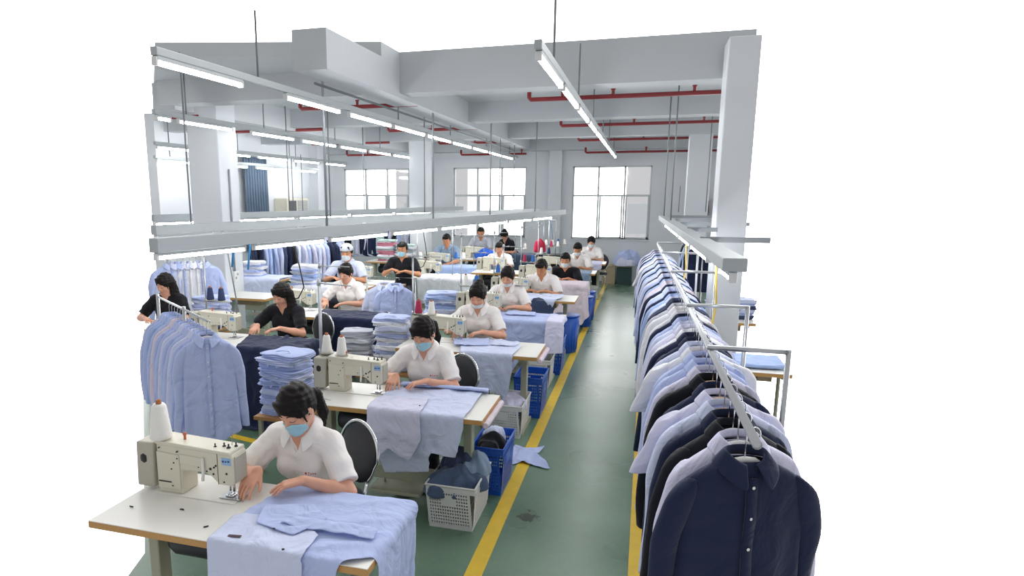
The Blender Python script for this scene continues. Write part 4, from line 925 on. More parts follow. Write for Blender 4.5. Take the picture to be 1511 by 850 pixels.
def crate(x0, x1, y0, y1, h, lab, m=None, tz=0, nu=18, nv=10, tp=.02, z=0):
    m = m or WHITEP; t = thing('plastic_basket', lab, 'basket', ((x0+x1)/2, (y0+y1)/2, z), tz); w, d = (x1-x0)/2, (y1-y0)/2; a, b = w-tp, d-tp; mb = MB(); T = .004
    hb = h*.10; ht = h*.86
    def q(s0, s1): # points on tapered wall at height fraction
        pass
    B = lambda zf: (a+(w-a)*zf/h, b+(d-b)*zf/h)
    for (sx0, sy0, sx1, sy1, nn) in ((-1, -1, 1, -1, nu), (1, -1, 1, 1, int(nu*d/w)), (1, 1, -1, 1, nu), (-1, 1, -1, -1, int(nu*d/w))):
        b0, b1 = B(hb), B(ht); p0 = Vector((sx0*b0[0], sy0*b0[1], hb)); p1 = Vector((sx1*b0[0], sy1*b0[1], hb)); p2 = Vector((sx0*b1[0], sy0*b1[1], ht))
        lattice_panel(mb, p0, p1-p0, p2-p0, nn, nv, T, solid=((0, .07, 0, 1), (.93, 1, 0, 1), (.32, .68, .62, .92)))
    B0 = B(0); mb.box(-B0[0], B0[0], -B0[1], B0[1], 0, hb*.4)
    for (lo_, hi_) in ((0, hb), (ht, h)):
        c0, c1 = B(lo_), B(hi_); V = []
        for (cx, cyy, zz) in ((c0[0], c0[1], lo_), (c1[0], c1[1], hi_)):
            V += [(sx*cx, sy*cyy, zz) for sx, sy in ((-1, -1), (1, -1), (1, 1), (-1, 1))]+[(sx*(cx-T), sy*(cyy-T), zz) for sx, sy in ((-1, -1), (1, -1), (1, 1), (-1, 1))]
        F = []
        for k in range(4): l = (k+1) % 4; F += [(k, l, l+8, k+8), (k+4, k+12, l+12, l+4), (k+8, l+8, l+12, k+12), (k, k+4, l+4, l)]
        mb._add(V, F)
    mb.build('basket_shell', m, t)
    mb = MB(); R = .008
    mb.tube([(-w, -d, h), (w, -d, h), (w, d, h), (-w, d, h)], R, 8, closed=True).build('rim', m, t)
    return t
def bucket(x, y, r, h, lab, m=None):
    m = m or BLUEP; t = thing('plastic_bin', lab, 'bin', (x, y, 0)); MB().lathe([(0, 0), (r*.8, 0), (r*.84, .01), (r, h), (r-.006, h), (r*.8, .02), (0, .02)], n=28).build('bin_shell', m, t)
    MB().lathe([(r-.004, h-.02), (r+.010, h-.018), (r+.012, h), (r-.004, h+.003)], n=28).build('rim', m, t)
    mb = MB()
    for k in range(20): a = 2*PI*k/20; mb.tube([(r*.86*math.cos(a), r*.86*math.sin(a), .04), (r*.985*math.cos(a), r*.985*math.sin(a), h*.85)], .003, 4)
    mb.build('rib', m, t); return t
# ------------------------------------------------------------------ a crumpled garment lying in a heap
def crumple(name, loc, rx, ry, hh, m, lab, seed, cat='garment', grp=None, rz=0, base=.0, fr=1.0):
    rs = np.random.RandomState(seed); n = 72; mth = 26; V = []; F = []; W = [(rs.normal(size=2)*(14 if _ < 4 else 34)*fr, rs.rand()*6, rs.uniform(.4, 1)*(1 if _ < 4 else .45)) for _ in range(9)]
    ang = [1+.12*math.sin(2*a+W[0][1])+.10*math.sin(3*a+W[1][1])+.07*math.sin(5*a+W[2][1])+.05*math.sin(9*a+W[3][1]) for a in np.linspace(0, 2*PI, n, endpoint=False)]
    for i in range(mth+1):
        t = i/mth
        for k in range(n):
            a = 2*PI*k/n; r = math.sin(t*PI/2*1.0) if t < .8 else math.sin(.8*PI/2)+(t-.8)*.35
            x = rx*r*ang[k]*math.cos(a); y = ry*r*ang[k]*math.sin(a); rid = 0
            for q_, (D, p, am) in enumerate(W): w_ = math.sin((x*D[0]+y*D[1])+p+.6*math.sin(y*25+p)); rid += am*((1-abs(w_)) if q_ < 3 else (.3+.3*w_))
            env = math.cos(min(1, t)*PI/2)**.6; z = hh*(.48+.11*rid)*env
            V.append((x, y, base*max(0, 1)+max(z, .004)))
    for i in range(mth):
        for k in range(n): F.append((i*n+k, (i+1)*n+k, (i+1)*n+(k+1) % n, i*n+(k+1) % n))
    F.append(tuple(mth*n+k for k in range(n-1, -1, -1)))
    bm_v = V; o = mesh_obj(name, bm_v, F, m); o.location = loc; o.rotation_euler.z = rz
    s = o.modifiers.new('s', 'SUBSURF'); s.levels = s.render_levels = 1
    return tag(o, lab, cat, grp)
# ================================================================== layout
NEAR = 'row of sewing tables beside the aisle'
TA = [2.1, 3.85, 5.58, 7.2, 8.75, 10.4, 12.0, 13.8]; XR = [-.93, -.90, -.82, -.80, -.80, -.78, -.76, -.68]
desc = ['nearest sewing table with light blue cloth over its end', 'second sewing table beside the aisle, pale blue cloth hanging off its front', 'third sewing table beside the aisle with folded light blue pieces',
        'fourth sewing table beside the aisle under light blue cloth', 'fifth sewing table beside the aisle with faded denim on it', 'sixth sewing table beside the aisle under pinkish white cloth',
        'seventh sewing table beside the aisle under light denim cloth', 'last sewing table beside the aisle near the back wall']
def table(x, y, rz, lab, grp='sewing tables', sx=1.1):
    o = place(T0, 'T', (x, y, 0), rz, lab, grp); o.scale = (sx, 1, 1); return o
def mach(x, y, lab, rz=0, z=TZ):
    o = place(M0, 'M', (x, y, z), rz, lab, 'sewing machines'); o.scale = (1, 1, .93); return o
def seat(x, y, rz, lab):
    o = place(CH0, 'C', (x, y, 0), rz, lab, 'office chairs'); o.scale = (.84, .84, .95); return o
PA = ['nearest', 'second', 'third', 'fourth', 'fifth', 'sixth', 'seventh', 'eighth']
for i, (y, x) in enumerate(zip(TA, XR)):
    table(x-1.32, y, 0, desc[i])
    if i < 7: mach((-1.945, -1.91, -1.79, -1.78, -1.70, -1.60, -1.55)[i], y+(.385, .36, .40, .4, .4, .4, .4)[i], ['cream sewing machine nearest to the camera with blue maker sticker', 'cream sewing machine on the second table in front of the masked woman', 'cream sewing machine on the third aisle table', 'cream sewing machine on the fourth aisle table', 'cream sewing machine on the fifth aisle table', 'cream sewing machine on the sixth aisle table', 'cream sewing machine on the seventh aisle table'][i])
def box_of(i, e=.010): return (XR[i]-1.32-e, XR[i]+e, TA[i]-e, TA[i]+.56+e, TZ-.05, TZ+e)
_cn = {}
def sheet(poly, boxes, m, name, lab, cat='cloth', step=.02, crease=.009, seed=0, iters=150, thick=.003, grp=None, squeeze=.93, crumple=.018, blobs=(), z0=.03):
    """poly: outline on the ground plan (x, y)"""
    x0 = min(p[0] for p in poly); y0 = min(p[1] for p in poly); W = max(p[0] for p in poly)-x0; Hh = max(p[1] for p in poly)-y0
    VF = drape([(p[0]-x0, p[1]-y0) for p in poly], W, Hh, step, lambda u, v: (x0+u, y0+v), boxes, iters=iters, seed=seed, squeeze=squeeze, crumple=crumple, blobs=blobs, z0=z0, crease=crease)
    o = cloth_obj(name, VF, m, thick=thick); return tag(o, lab, cat, grp)
B1_ = box_of(0)
sheet([(-1.60, 2.66), (-1.50, 2.72), (-.95, 2.72), (-.66, 2.74), (-.62, 2.10), (-.95, 2.20), (-1.06, 2.12), (-1.14, 1.70), (-1.56, 1.62), (-1.66, 2.3)], [B1_], FB['blue'], 'shirt_fabric', 'large light blue shirt piece spread over the nearest sewing table', step=.018, seed=3)
def up(b, d): return (b[0]-d, b[1]+d, b[2]-d, b[3]+d, b[4], b[5]+d)
sheet([(-1.64, 2.36), (-1.40, 2.42), (-1.20, 2.30), (-1.16, 1.98), (-1.30, 1.74), (-1.48, 1.62), (-1.66, 1.80)], [up(B1_, .010)], FB['pale'], 'cut_shirt_piece', 'light blue shirt front hanging off the near edge of the nearest table', step=.018, seed=5, iters=120)
sheet([(-1.56, 2.40), (-1.34, 2.46), (-1.22, 2.36), (-1.30, 2.20), (-1.50, 2.24)], [up(B1_, .018)], FB['blue'], 'pocket_piece', 'small folded light blue pocket piece on top of the nearest table', step=.012, seed=7, iters=50, thick=.005, squeeze=.86, crumple=.035)
sheet([(-1.40, 2.26), (-1.36, 2.34), (-.98, 2.34), (-.97, 2.26)], [up(B1_, .018)], FB['blue'], 'sleeve_piece', 'loose light blue sleeve piece with rolled edge on the nearest table', step=.015, seed=8, iters=60, thick=.006, squeeze=.9, crumple=.03)
for k, (x, y, lab) in enumerate(((-1.53, 2.13, 'dark brown woven label on the nearest shirt piece'),)):
    o = MB().box(-.028, .028, -.008, .008, 0, .003, b=.001).build('woven_label', mat('label_brown', '#53424a', rough=.8)); o.location = (x, y, TZ+.025); o.rotation_euler.z = .15; tag(o, lab, 'label')
B2_ = box_of(1)
sheet([(-1.70, 4.36), (-1.40, 4.44), (-1.02, 4.44), (-1.00, 3.82), (-1.06, 3.64), (-1.24, 3.66), (-1.26, 3.54), (-1.58, 3.50), (-1.66, 3.72)], [B2_], FB['pale'], 'shirt_fabric', 'pale blue shirt fabric hanging in front of the second sewing table', step=.02, seed=13)
sheet([(-1.70, 4.10), (-1.34, 4.16), (-1.28, 3.74), (-1.36, 3.60), (-1.52, 3.66), (-1.66, 3.56)], [up(B2_, .010)], FB['lilac'], 'cut_shirt_piece', 'pale lilac shirt front lying on the second sewing table', step=.02, seed=14, iters=100)
sheet([(-1.66, 4.46), (-.98, 4.46), (-.96, 4.36), (-1.66, 4.34)], [up(B2_, .012)], FB['blue'], 'folded_strip', 'rolled light blue strip along the far side of the second table', step=.015, seed=15, iters=50, thick=.018, crumple=.02)
B3_ = box_of(2)
sheet([(-1.62, 6.10), (-1.3, 6.14), (-1.02, 5.98), (-1.02, 5.50), (-1.08, 5.26), (-1.26, 5.34), (-1.44, 5.16), (-1.50, 5.5)], [B3_], FB['pale'], 'shirt_fabric', 'light blue shirt fabric hanging off the third sewing table', step=.022, seed=23)
sheet([(-1.70, 6.02), (-1.36, 6.10), (-1.30, 5.80), (-1.62, 5.74)], [up(B3_, .01)], FB['blue'], 'collar_piece', 'folded light blue collar piece under the third woman\'s hands', step=.02, seed=24, iters=60, thick=.008)
sheet([(-1.30, 6.08), (-1.04, 6.02), (-1.06, 5.86), (-1.30, 5.84)], [up(B3_, .01)], FB['pale'], 'pocket_piece', 'flat pale blue piece on the right part of the third table', step=.02, seed=25, iters=50, thick=.006)
B4_ = box_of(3)
sheet([(-1.62, 7.72), (-.86, 7.72), (-.86, 7.0), (-1.0, 6.80), (-1.20, 6.95), (-1.36, 6.72), (-1.6, 6.86)], [B4_], FB['blue'], 'shirt_fabric', 'light blue shirt fabric heaped over the fourth sewing table', step=.025, seed=33)
sheet([(-1.5, 7.7), (-1.15, 7.66), (-1.12, 7.45), (-1.48, 7.42)], [up(B4_, .012)], FB['blue'], 'collar_piece', 'crumpled light blue collar piece on the fourth table', step=.022, seed=34, iters=60, thick=.01, squeeze=.85, crumple=.04)
sheet([(-.98, 7.6), (-.76, 7.6), (-.76, 6.92), (-.98, 6.90)], [up(B4_, .01)], FB['lilac'], 'cut_shirt_piece', 'lilac white panel over the right end of the fourth table', step=.025, seed=35, iters=100)
B5_ = box_of(4)
sheet([(-1.5, 9.2), (-1.1, 9.2), (-1.05, 8.5), (-1.3, 8.36), (-1.5, 8.5)], [B5_], FB['slate'], 'denim_piece', 'dark faded denim piece hanging off the fifth table', step=.028, seed=43, iters=110)
sheet([(-1.55, 9.24), (-1.0, 9.2), (-.98, 8.9), (-1.1, 8.62), (-1.3, 8.84), (-1.52, 8.5)], [up(B5_, .01)], FB['pale'], 'shirt_fabric', 'pale blue shirt fabric lying across the fifth table', step=.028, seed=44, iters=110)
B6_ = box_of(5)
sheet([(-1.52, 10.9), (-.66, 10.9), (-.62, 10.1), (-.8, 9.9), (-1.5, 9.98)], [B6_], FB['pink'], 'shirt_fabric', 'pinkish white fabric covering the sixth table down its front', step=.03, seed=53, iters=110)
B7_ = box_of(6)
sheet([(-1.50, 12.5), (-.84, 12.5), (-.84, 11.75), (-1.1, 11.55), (-1.5, 11.8)], [B7_], FB['denimlight'], 'denim_piece', 'light denim piece hanging off the seventh table', step=.03, seed=63, iters=110)
B8_ = box_of(7)
sheet([(-1.48, 14.3), (-.76, 14.3), (-.74, 13.7), (-1.4, 13.5)], [B8_], FB['lilac'], 'shirt_fabric', 'pale lilac fabric on the last table near the back wall', step=.035, seed=73, iters=90)
for i, (dx, lab) in enumerate(((0, 'pale cream fabric bolt lying on the right end of the second table'), )):
    pass
def bolt(x, y, z, L, r, rz, m, lab):
    o = MB().lathe([(0, -L/2), (r*.5, -L/2), (r, -L/2), (r*1.03, -L/2+.01), (r*1.03, L/2-.01), (r, L/2), (0, L/2)], n=16, axis='y').build('fabric_roll', m); o.location = (x, y, z); o.rotation_euler.z = rz; return tag(o, lab, 'fabric roll')
bolt(-.885, 4.13, TZ-.045, .5, .020, 0, FB['pink'], 'thin cream roll tucked along the end of the second table')
bolt(-.80, 5.86, TZ-.045, .5, .022, 0, FB['pink'], 'thin cream roll tucked along the end of the third table')
bx_, by_ = at(303, 838, .32)
t = thing('cardboard_box', 'brown cardboard box on the floor under the nearest sewing table', 'box', (-1.72, 2.42, 0), .1)
MB().box(-.16, .16, -.13, .13, 0, .34, b=.004).build('carton', CARD, t)
for s_ in (-1, 1): MB().box(-.158, .158, min(s_*.002, s_*.128), max(s_*.002, s_*.128), .34, .344).build('flap', CARD, t)
for (x, y, lab) in ((-1.28, 2.085, 'small dark button on the shirt front at the nearest table edge'), (-1.40, 2.22, 'small dark button on the cloth of the nearest table'), (-1.34, 3.93, 'small dark button on the shirt front of the second table')):
    o = MB().lathe([(0, 0), (.006, 0), (.006, .003), (0, .004)], n=12).build('shirt_button', BLACKP); o.location = (x, y, TZ+.032); tag(o, lab, 'button')
# people in the aisle row
LOG = REDT
P_ = lambda *a, **k: person(*a, **k)
P_((-1.585, 3.00, 0), 0, 'woman in white polo shirt and blue face mask at the nearest sewing machine, black ponytail', h=.0046, mask='blue', logo=LOG, pitch=36, yaw=-14, roll=-6, lean=23, twist=-4, hands=((-.115, -.42, .850), (.125, -.42, .832)), hdir=((-.1, -.85, -.42), (-.80, -.55, -.12)), seat=.44)
seat(-1.63, 3.22, -.5, 'black padded chair with chrome hoop behind the nearest seamstress')
P_((-1.52, 4.78, 0), 0, 'woman in white polo shirt and blue face mask at the second sewing table', h=.0055, mask='blue', logo=LOG, pitch=36, yaw=-12, roll=-5, lean=22, hands=((-.15, -.42, .845), (.09, -.44, .83)), hdir=((-.1, -.8, -.42), (-.80, -.55, -.12)), seat=.46)
seat(-1.47, 5.0, -.5, 'black padded chair with chrome hoop behind the second seamstress')
P_((-1.54, 6.56, 0), 0, 'woman in white polo with hair bun and chin mask at the third table', h=.006, hair='bun', mask='chin', pitch=31, yaw=-4, lean=22, hands=((-.13, -.44, .845), (.10, -.43, .83)), hdir=((-.1, -.8, -.42), (-.80, -.55, -.12)), seat=.48)
P_((-1.56, 8.18, 0), 0, 'woman in white polo with short tied hair and white chin mask at the fourth table', h=.008, hair='bun0', mask='chin', logo=LOG, pitch=28, yaw=-4, lean=20, seat=.47, hands=((-.13, -.44, .83), (.12, -.43, .815)))
P_((-1.36, 9.75, 0), 0, 'man in white polo bending over denim at the fifth table', h=.009, hair='short', male=True, bangs=False, logo=LOG, skin=SKIN2, pitch=40, yaw=-12, lean=26, seat=.45)
P_((-1.20, 11.30, 0), 0, 'man in black polo shirt and white mask at the sixth table', h=.010, hair='short', male=True, bangs=False, mask='white', top=FB['tee'], skin=SKIN2, pitch=24, lean=18, seat=.38)
P_((-1.16, 13.05, 0), 0, 'man in white polo with grey mask at the seventh table', h=.011, hair='short', male=True, bangs=False, mask='white', skin=SKIN2, pitch=35, lean=20, seat=.44)
P_((-1.04, 14.85, 0), 0, 'woman in white polo shirt nearest to the back wall', h=.012, hair='bun0', mask='white', pitch=25, lean=16, seat=.44)
seat(-.86, 15.1, -.1, 'dark blue chair back beside the woman nearest the back wall')
# thread stands of the aisle row
stand((-2.22, 4.26, TZ), -.25, 'thread stand on the left end of the second aisle table', ('white', 'white'), zp=.26, zt=.80, cs=1.15)
cone((-2.13, 2.45, TZ+.266), THW, 'large white thread cone on the nearest sewing machine guard', None, 1.5)
stand((-2.10, 5.98, TZ), -.15, 'thread stand on the left end of the third aisle table', ('crimson', 'white'), zp=.26, zt=.85, cs=1.1)
stand((-2.06, 7.62, TZ), -.1, 'thread stand on the left end of the fourth aisle table', ('white', 'blue'), zp=.32, zt=.95, cs=1.1)
stand((-1.62, 8.0, TZ), 0, 'tall thin stand rising behind the fourth aisle machine', (None, None), zp=.3, zt=.8)
stand((-2.0, 9.2, TZ), 0, 'thread stand on the left end of the fifth aisle table', ('blue', 'white'), zp=.3, zt=.9)
stand((-1.9, 10.85, TZ), 0, 'thread stand on the left end of the sixth aisle table', ('crimson', 'blue'), zp=.3, zt=.9)
stand((-1.85, 12.4, TZ), 0, 'thread stand on the left end of the seventh aisle table', ('white', 'navy'), zp=.3, zt=.9)
stand((-1.9, 14.2, TZ), 0, 'thread stand on the left end of the last aisle table', ('crimson', 'white'), zp=.3, zt=.9)
# small tools
def scissors(x, y, rz, lab):
    t = thing('scissors', lab, 'scissors', (x, y, TZ+.001), rz); MB().prism([(0, 0), (.05, .004), (.11, 0), (.05, -.004)], 0, .003).build('blade', STEEL, t).rotation_euler = (PI/2, 0, 0)
    for s_ in (-1, 1): MB().tube([(-.03+.018*math.cos(a), s_*.016+.012*math.sin(a), .004) for a in np.linspace(0, 2*PI, 12, endpoint=False)], .0035, 6, closed=True).build('handle', BLACKP, t)
scissors(-2.10, 3.98, -.25, 'black handled thread snips on the second aisle table')
for i, (x, y, lab) in enumerate(((-1.92, 2.30, 'small dark lint scrap in front of the nearest machine'), (-1.62, 2.22, 'dark thread clipping on the white top near the cloth edge'), (-1.80, 2.62, 'dark clipping right of the nearest machine pillar'), (-2.16, 2.26, 'dark clipping at the left end of the nearest table'), (-1.72, 2.20, 'dark clipping near the front edge of the nearest table'))):
    o = MB().tube([(-.010, 0, .003), (0, .003, .004), (.010, 0, .003)], .003, 6).build('thread_clipping', BLACKP); o.location = (x, y, TZ); o.rotation_euler.z = i; tag(o, lab, 'thread clipping', 'clippings on the nearest table')
# baskets and bins along the aisle
crate(-1.26, -.93, 3.80, 4.26, .30, 'white perforated plastic basket heaped with denim under the second table')
crumple('denim_garment', (-1.10, 4.00, .20), .18, .22, .26, FB['denim'], 'blue denim garment heaped in the nearest white basket', 1, cat='denim clothes')
crumple('denim_garment', (-1.13, 4.12, .26), .13, .15, .27, FB['slate'], 'dark denim garment on top of the nearest white basket', 2, cat='denim clothes')
crumple('denim_garment', (-1.02, 4.10, .27), .11, .14, .22, FB['denimlight'], 'light faded denim leg on top of the nearest white basket', 3, cat='denim clothes')
crate(-1.10, -.86, 4.36, 4.80, .36, 'blue plastic basket behind the nearest white basket', m=BLUEP, nu=14)
crumple('black_garment', (-.99, 4.52, .24), .10, .15, .26, FB['black'], 'black garment stuffed in the nearest blue basket', 4, cat='garment')
crumple('white_garment', (-1.0, 4.68, .28), .08, .09, .22, FB['pale'], 'pale garment corner in the nearest blue basket', 5, cat='garment')
sheet([(-.98, 4.90), (-.84, 5.0), (-.60, 4.92), (-.66, 5.10), (-.74, 5.2), (-.70, 5.42), (-.84, 5.30), (-.96, 5.38), (-1.02, 5.1)], [(-.9, -.78, 5.0, 5.3, -.1, .025)], FB['blue'], 'fallen_shirt', 'light blue shirt piece fallen on the floor across the yellow line', cat='garment', step=.02, seed=91, iters=70, squeeze=.82, crumple=.06, z0=.05, crease=.014)
crate(-1.26, -.93, 5.52, 6.0, .30, 'white perforated plastic basket under the third table')
crumple('grey_garment', (-1.06, 5.78, .20), .14, .18, .22, FB['lilac'], 'pale lilac fabric heaped in the second white basket', 6)
crate(-1.12, -.84, 6.12, 6.55, .40, 'blue plastic basket behind the second white basket', m=BLUEP, nu=14)
crate(-1.16, -.90, 7.15, 7.55, .32, 'white plastic basket under the fourth table', nu=14, nv=8)
crate(-1.12, -.84, 7.75, 8.15, .42, 'blue plastic basket between the fourth and fifth tables', m=BLUEP, nu=12, nv=7)
crumple('denim_garment', (-1.0, 7.7, .3), .13, .2, .2, FB['slate'], 'dark denim garment spilling from the blue basket by the fourth table', 9, cat='denim clothes')
bucket(-.93, 9.05, .17, .52, 'round blue plastic bin under the end of the fifth table')
bucket(-.88, 10.95, .17, .50, 'round blue plastic bin beside the sixth table')
bucket(-.86, 11.55, .15, .50, 'round blue plastic bin behind the sixth table')
crate(-1.02, -.78, 12.9, 13.25, .35, 'small pinkish white basket between the seventh and last tables', nu=8, nv=5)
# back of the aisle
for x, (lab, m, w) in zip((-.72, -.36), (('plain plywood box against the back wall, left of the two', CARD, .32), ('dark green lidded box against the back wall', mat('dark_green', '#31484c', rough=.6), .36))):
    t = thing('storage_box', lab, 'box', (x, 16.6, 0)); MB().box(-w/2, w/2, -.2, .2, 0, .42, b=.01).build('box_body', m, t); MB().box(-w/2-.01, w/2+.01, -.21, .21, .42, .45, b=.005).build('lid', CARD, t)
crumple('fabric_heap', (-.32, 16.55, .45), .34, .24, .55, FB['blue'], 'heap of light blue fabric on the boxes at the back wall', 21, cat='fabric')
crumple('fabric_heap', (-.36, 16.4, .44), .22, .2, .36, FB['lilac'], 'pale lilac bundle at the front of the back wall heap', 22, cat='fabric')
# ------------------------------------------------------------------ the long rail on the right
rk = thing('clothes_rail', 'long steel clothes rail on the right packed with shirts', 'clothes rail', (0, 0, 0)); RZ = 1.45
rx = lambda y: .345-.0145*(y-2.0)
MB().tube([(rx(1.95), 1.95, RZ), (rx(10.0), 10.0, RZ)], .014, 10).build('rail_tube', STEEL, rk)
for y in (3.10, 4.30, 6.2, 8.2, 9.95):
    MB().tube([(rx(y)-.02, y, RZ+.025), (.64, y, RZ+.025)], .012, 8).build('cross_tube', STEEL, rk); MB().tube([(.64, y, .0), (.64, y, RZ+.035)], .012, 8).build('post', STEEL, rk)
MB().tube([(.64, 3.1, .12), (.64, 10.0, .12)], .010, 8).build('base_tube', STEEL, rk)
seq = 'navy lilac black navy pale lilac navy black lilac blue blue white pale navy navy white lilac pale blue navy white white grey navy slate pale sky navy blue pale navy lilac pink sky navy blue lilac navy pale blue navy sky lilac navy blue pale navy white lilac blue navy sky pale navy lilac'.split()
cname = {'blue': 'light blue', 'pale': 'pale blue', 'sky': 'sky blue', 'white': 'white', 'lilac': 'lilac white', 'grey': 'grey', 'navy': 'navy', 'black': 'black', 'slate': 'slate blue', 'pink': 'pale pink', 'mint': 'mint green', 'stripe': 'striped blue', 'denim': 'denim blue', 'rose': 'rose'}
y = 2.12; i = 0; rs = random.Random(5)
while y < 9.9 and i < 62:
    c = seq[i % len(seq)]
    hang(rx(y), y, RZ-.012, .36+rs.uniform(-.10, .12), c, (0, 1, 2, 4, 0, 3)[i % 6] if c in ('white', 'lilac') else (0, 1, 2, 4)[i % 4], '%s shirt on the long right rail, %s from near end' % (cname[c], ordw(i)),
         'hanger of the %s shirt from the near end of the long right rail' % ordw(i), 'shirts on the long right rail', hg=0 if rs.random() < .55 else 1, tilt=rs.uniform(-.03, .03)); i += 1; y += .115+.0045*(y-2)+rs.uniform(-.02, .03)
for k, (x0, y0, lab) in enumerate(((.50, 4.9, 'yellow cable dropping from the near end of the right trunking'), (.44, 7.3, 'yellow cable dropping from the middle of the right trunking'))):
    o = MB().tube([(x0, y0, 1.76), (x0+.02, y0-.05, 1.4), (x0-.02, y0, 1.0), (x0+.06, y0+.05, .6)], .008, 6).build('yellow_cable', YEL); tag(o, lab, 'cable')
# table with blue cloth right of the rail, by the column
table(.78, 5.6, 0, 'wooden table with blue cloth right of the long rail', sx=.35)
sheet([(.80, 6.1), (1.18, 6.1), (1.18, 5.7), (.80, 5.68)], [(.76, 1.3, 5.59, 6.17, TZ-.05, TZ+.008)], FB['sky'], 'blue_cloth', 'folded blue cloth on the table right of the long rail', step=.03, seed=81, iters=60, thick=.03)
stack(.92, 8.1, .75, 5, .2, ['blue', 'white'], 'pile right of the long rail', 'folded shirts right of the long rail'); table(.72, 7.8, 0, 'table behind the near right column', sx=.45)
stack(1.12, 8.15, .75, 6, .1, ['slate', 'blue', 'pale'], 'taller pile behind the near column', 'folded shirts right of the long rail')
# ------------------------------------------------------------------ front left rail
r2 = thing('clothes_rail', 'short steel clothes rail at the front left with light blue shirts', 'clothes rail', (0, 0, 0)); RL = 1.36
a = Vector((-2.62, 3.50, RL)); d = Vector((-.80, .60, 0)).normalized(); e = a+d*1.25; a0 = a-d*.10
MB().tube([a, e], .008, 10).build('rail_tube', STEEL, r2)
nrm2 = Vector((-d.y, d.x, 0))
for q in (a+d*.52, e):
    MB().tube([(q.x, q.y, 0.03), (q.x, q.y, RL+.02)], .013, 8).build('post', STEEL, r2); MB().tube([(q.x+nrm2.x*.25, q.y+nrm2.y*.25, .015), (q.x-nrm2.x*.25, q.y-nrm2.y*.25, .015)], .013, 8).build('foot', STEEL, r2)
for i in range(13):
    p = a+d*(.02+.075*i); c = ('blue', 'blue', 'pale', 'blue', 'blue', 'pale', 'blue', 'blue', 'pink', 'blue', 'denimlight', 'blue', 'blue')[i]
    hang(p.x, p.y, RL-.012, math.atan2(d.y, d.x)+PI/2+PI+(-.10 if i == 0 else rs.uniform(-.08, .08))-.25, c if c != 'denimlight' else 'sky', 0 if i == 0 else (1, 2, 4)[i % 3], '%s shirt on the front left rail, %s from the front' % (cname.get(c, 'sky blue'), ordw(i)) if i else 'light blue long-sleeved shirt hanging at the front of the left rail', 'hanger of the %s shirt on the front left rail' % ordw(i), 'shirts on the front left rail', hg=1, sc=.86)
# ------------------------------------------------------------------ middle rows
def bench(x, y, w, d_, h, lab):
    t = thing('low_bench', lab, 'bench', (x, y, 0)); MB().box(-w/2, w/2, -d_/2, d_/2, h-.03, h, b=.005).build('bench_top', WOODB, t)
    for sx in (-1, 1):
        for sy in (-1, 1): MB().box(sx*(w/2-.04)-.015, sx*(w/2-.04)+.015, sy*(d_/2-.04)-.015, sy*(d_/2-.04)+.015, 0, h-.03).build('leg', FRAMEP, t)
    return t
bench(-2.60, 4.42, .42, .36, .46, 'low bench carrying the blue shirt pile between the tables')
stack(-2.60, 4.42, .46, 12, -.15, ['blue', 'pale', 'blue'], 'blue pile behind nearest seamstress', 'folded shirts behind the nearest seamstress', sc=(1.15, 1.1, 1.1), jit=.02)
bench(-2.50, 6.05, .90, .42, .42, 'low bench carrying the blue and grey shirt piles in the middle')
stack(-2.34, 6.05, .42, 13, .1, ['blue', 'white', 'pale', 'white'], 'tall pile in the middle', 'folded shirts in the middle pile', sc=(1.1, 1.0, 1.1), jit=.02)
stack(-2.72, 6.05, .42, 10, .2, ['grey', 'white', 'grey'], 'shorter grey pile in the middle', 'folded grey shirts in the middle', jit=.02)
bench(-2.45, 5.15, .60, .45, .66, 'low bench under the navy garments behind the second table')
sheet([(-2.75, 5.4), (-2.15, 5.4), (-2.1, 4.95), (-2.4, 4.82), (-2.8, 5.0)], [(-2.75, -2.15, 4.93, 5.37, .5, .70)], FB['navy'], 'navy_garment', 'folded navy garment lying behind the second sewing machine', cat='garment', step=.025, seed=95, iters=80, squeeze=.85, crumple=.05, thick=.012)
bench(-2.42, 7.75, .6, .45, .55, 'low bench carrying the blue pile behind the third machine')
stack(-2.36, 7.75, .55, 10, .25, ['blue', 'pale', 'sky'], 'blue pile behind the third seamstress', 'folded shirts behind the third seamstress', sc=(1.25, 1.1, 1.1), jit=.03)
# row B
TB = [(-4.25, 5.15), (-4.15, 6.75)]
table(-4.25, 5.15, 0, 'sewing table of the woman in black at the left', sx=1.08); table(-4.15, 6.75, 0, 'sewing table of the unmasked woman in white behind the woman in black', sx=1.08)
mach(-3.98, 5.52, 'cream sewing machine beside the woman in black'); mach(-4.0, 7.14, 'cream sewing machine beside the unmasked woman in white')
P_((-3.52, 6.16, 0), 0, 'woman in black shirt with long black hair sewing navy cloth', h=.007, hair='long', top=FB['tee'], pitch=30, yaw=-14, lean=22, hands=((-.16, -.44, .845), (.09, -.44, .83)), hdir=((-.1, -.8, -.42), (-.80, -.55, -.12)), seat=.46)
P_((-3.60, 7.86, 0), 0, 'woman in white polo without a mask sewing navy cloth behind the woman in black', h=.008, hair='bun0', pitch=26, yaw=-8, lean=20, hands=((-.16, -.44, .83), (.10, -.44, .815)), hdir=((-.1, -.8, -.42), (-.80, -.55, -.12)), seat=.48)
seat(-3.46, 6.4, -.4, 'black chair with pale hoop behind the woman in black')
bB1 = (-4.265, -2.94, 5.135, 5.725, .7, TZ+.012); bB2 = (-4.165, -2.84, 6.735, 7.325, .7, TZ+.012)
sheet([(-3.75, 5.68), (-3.0, 5.70), (-2.78, 5.66), (-2.74, 4.92), (-2.95, 4.66), (-3.35, 4.56), (-3.56, 4.60), (-3.58, 5.2)], [bB1], FB['navy'], 'navy_cloth', 'large navy cloth spread over the table of the woman in black', step=.022, seed=104, squeeze=.86, crumple=.04, crease=.014)
